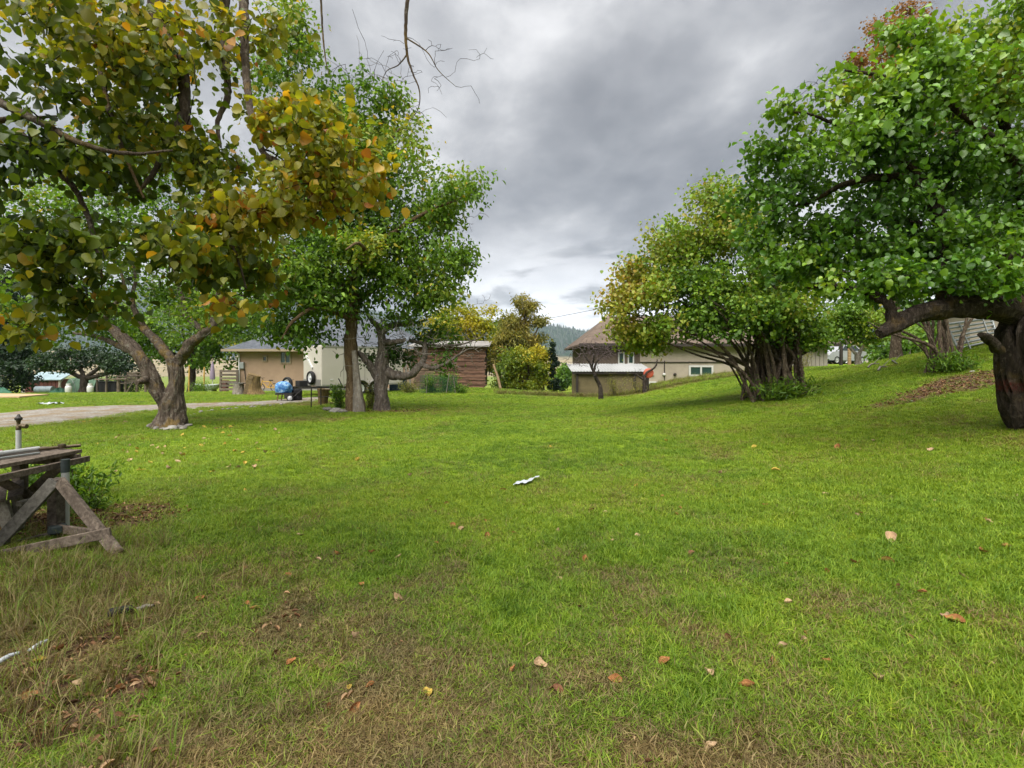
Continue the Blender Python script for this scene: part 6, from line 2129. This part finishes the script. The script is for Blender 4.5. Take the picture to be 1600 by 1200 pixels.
tag(o, 'brown dead leaf litter and bark chips on the bare patches', 'leaf litter', kind='stuff')


# ------------------------------------------------------------------ grass: tufts spread over the lawn by geometry nodes
def tuft_mesh(name, nb, h, spread, wid, seed, lean=.5):
    r_ = np.random.default_rng(seed)
    V, F, br = [], [], []
    for k in range(nb):
        a_ = r_.uniform(0, 2 * math.pi)
        r0 = spread * math.sqrt(r_.random())
        p = np.array([r0 * math.cos(a_), r0 * math.sin(a_), -.006])
        b_ = r_.uniform(0, 2 * math.pi)
        ln = lean * r_.uniform(.2, 1.3)
        hh_ = h * r_.uniform(.5, 1.15)
        d = np.array([math.cos(b_), math.sin(b_), 0])
        s_ = np.array([-d[1], d[0], 0]) * wid * r_.uniform(.7, 1.2) / 2
        m_ = p + d * hh_ * ln * .35 + np.array([0, 0, hh_ * .6])
        e = p + d * hh_ * ln + np.array([0, 0, hh_ * (1 - .25 * ln)])
        q = len(V)
        V += [p - s_, p + s_, m_ + s_ * .8, m_ - s_ * .8, e + s_ * .12, e - s_ * .12]
        F += [(q, q + 1, q + 2, q + 3), (q + 3, q + 2, q + 4, q + 5)]
        br += [r_.random()] * 6
    return fast_mesh(name, np.array(V), np.array(F), MATS['grass_blade'], vattr={'br': br, 'br2': np.repeat(r_.random(nb), 6)})


tcol = bpy.data.collections.new('grass_tufts')
for k in range(5):
    tcol.objects.link(bpy.data.objects.new('tuft_a%d' % k, tuft_mesh('tuft', 26, .055, .055, .0042, 100 + k, .9)))
dcol = bpy.data.collections.new('dry_tufts')
for k in range(4):
    dcol.objects.link(bpy.data.objects.new('tuft_b%d' % k, tuft_mesh('dry_tuft', 20, .22, .05, .004, 200 + k, .9)))


def instancer(name, pts, scale, zs, dryv, coll, label, cat, tone=None):
    me = bpy.data.meshes.new(name)
    n = len(pts)
    me.vertices.add(n)
    me.vertices.foreach_set('co', np.ascontiguousarray(pts, dtype=np.float32).ravel())
    for an, av, ty in (('sc', np.column_stack([scale, scale, zs]), 'FLOAT_VECTOR'), ('rot', np.column_stack([RNG.normal(0, .15, n), RNG.normal(0, .15, n), RNG.uniform(0, 6.28, n)]), 'FLOAT_VECTOR'), ('dry', dryv, 'FLOAT'), ('tone', np.full(n, .5) if tone is None else tone, 'FLOAT')):
        a = me.attributes.new(an, ty, 'POINT')
        a.data.foreach_set('vector' if ty == 'FLOAT_VECTOR' else 'value', np.ascontiguousarray(av, dtype=np.float32).ravel())
    o = bpy.data.objects.new(name, me)
    COL.objects.link(o)
    tag(o, label, cat, kind='stuff')
    ng = bpy.data.node_groups.new(name, 'GeometryNodeTree')
    ng.interface.new_socket('Geometry', in_out='INPUT', socket_type='NodeSocketGeometry')
    ng.interface.new_socket('Geometry', in_out='OUTPUT', socket_type='NodeSocketGeometry')
    t = NT(ng)
    gi, go = t.node('NodeGroupInput'), t.node('NodeGroupOutput')
    mp = t.node('GeometryNodeMeshToPoints')
    ci = t.node('GeometryNodeCollectionInfo')
    ci.inputs['Collection'].default_value = coll
    ci.inputs['Separate Children'].default_value = True
    ci.inputs['Reset Children'].default_value = True
    iop = t.node('GeometryNodeInstanceOnPoints')
    iop.inputs['Pick Instance'].default_value = True
    rv = t.node('FunctionNodeRandomValue', data_type='INT')
    for s_ in rv.inputs:
        if s_.name == 'Max' and s_.type == 'INT':
            s_.default_value = 9
    na = t.node('GeometryNodeInputNamedAttribute', data_type='FLOAT_VECTOR')
    na.inputs['Name'].default_value = 'sc'
    nr = t.node('GeometryNodeInputNamedAttribute', data_type='FLOAT_VECTOR')
    nr.inputs['Name'].default_value = 'rot'
    t.l.new(gi.outputs[0], mp.inputs[0])
    t.l.new(mp.outputs[0], iop.inputs['Points'])
    t.l.new(ci.outputs[0], iop.inputs['Instance'])
    out_int = [s_ for s_ in rv.outputs if s_.type == 'INT'][0]
    t.l.new(out_int, iop.inputs['Instance Index'])
    t.l.new(nr.outputs[0], iop.inputs['Rotation'])
    t.l.new(na.outputs[0], iop.inputs['Scale'])
    t.l.new(iop.outputs[0], go.inputs[0])
    md = o.modifiers.new('grass', 'NODES')
    md.node_group = ng
    return o


def spread_pts(n, d0, d1, pw):
    """points over the visible wedge (and a margin), thinning with distance"""
    u = RNG.random(n)
    D_ = (d0 ** pw + u * (d1 ** pw - d0 ** pw)) ** (1 / pw)
    X_ = RNG.uniform(-1.12, 1.12, n) * D_ + RNG.normal(0, .6, n)
    return X_, D_


X1_, Y1_ = spread_pts(42000, 1.2, 7, 1.15)
X2_, Y2_ = spread_pts(62000, 6, 17, 1.3)
X3_, Y3_ = spread_pts(60000, 15, 34, 1.3)
X_, Y_ = np.concatenate([X1_, X2_, X3_]), np.concatenate([Y1_, Y2_, Y3_])
dt, dy_ = dirt(X_, Y_), dry(X_, Y_)
keep = (RNG.random(len(X_)) > dt * .80) & (drive_dist(X_, Y_) > RNG.uniform(-.5, .15, len(X_))) & ~((Y_ > 31.5) & (X_ > 4))
X_, Y_, dt, dy_ = X_[keep], Y_[keep], dt[keep], dy_[keep]
sc = 1.0 + .035 * np.clip(Y_ - 3, 0, 40) + RNG.normal(0, .15, len(X_))
lush = fbm(X_ * .8, Y_ * .8, 3, 90)
clump = sstep(.52, .72, fbm(X_ * 2.2, Y_ * 2.2, 3, 95)) * (1 - sstep(3.5, 7, Y_))
tone = np.clip(.76 + 1.5 * (fbm(X_ * .35 + 20, Y_ * .5, 4, 120) - .5) + .9 * (fbm(X_ * 3.1, Y_ * 3.1, 3, 130) - .5) + RNG.normal(0, .13, len(X_)) - .22 * (1 - sstep(2.5, 6, Y_)), 0, 1)  # last term darkens near grass: overhanging tree shade put into its colour
zs = sc * (.52 + .46 * lush) * (1 - .35 * dy_) * (1 + .45 * clump)
dv = np.clip(dy_ + RNG.normal(0, .08, len(X_)) + .25 * dt - .25 * clump, 0, 1)
instancer('lawn_grass', np.column_stack([X_, Y_, g(X_, Y_)]), np.clip(sc, .5, 3), np.clip(zs, .3, 3), dv, tcol, 'short mown lawn grass with dry straw patches', 'grass', tone)

# long dry grass: lower left corner, along the lawn's far edge and the shed
pts = []
for n, cx_, cy_, sx_, sy_ in ((420, -3.5, 3.6, .8, .5), (260, -3.0, 2.7, .6, .4), (120, -2.2, 2.2, .5, .3)):
    pts.append(np.column_stack([RNG.normal(cx_, sx_, n), RNG.normal(cy_, sy_, n), RNG.uniform(.55, 1.0, n)]))
for n, xa_, xb_, ya_, yb_ in ((1300, 1.2, 15.5, 27.4, 28.2), (500, 8, 17, 29.5, 31.5), (300, -1.0, 2.5, 27.4, 28.6)):
    pts.append(np.column_stack([RNG.uniform(xa_, xb_, n), RNG.uniform(ya_, yb_, n), RNG.uniform(.8, 1.6, n)]))
pts = np.vstack(pts)
n = len(pts)
instancer('dry_grass', np.column_stack([pts[:, 0], pts[:, 1], g(pts[:, 0], pts[:, 1])]), pts[:, 2], pts[:, 2] * RNG.uniform(.6, 1.1, n), np.clip(RNG.normal(.75, .2, n), 0, 1), dcol,
          'long straw-coloured dry grass at the lawn edges', 'dry grass')
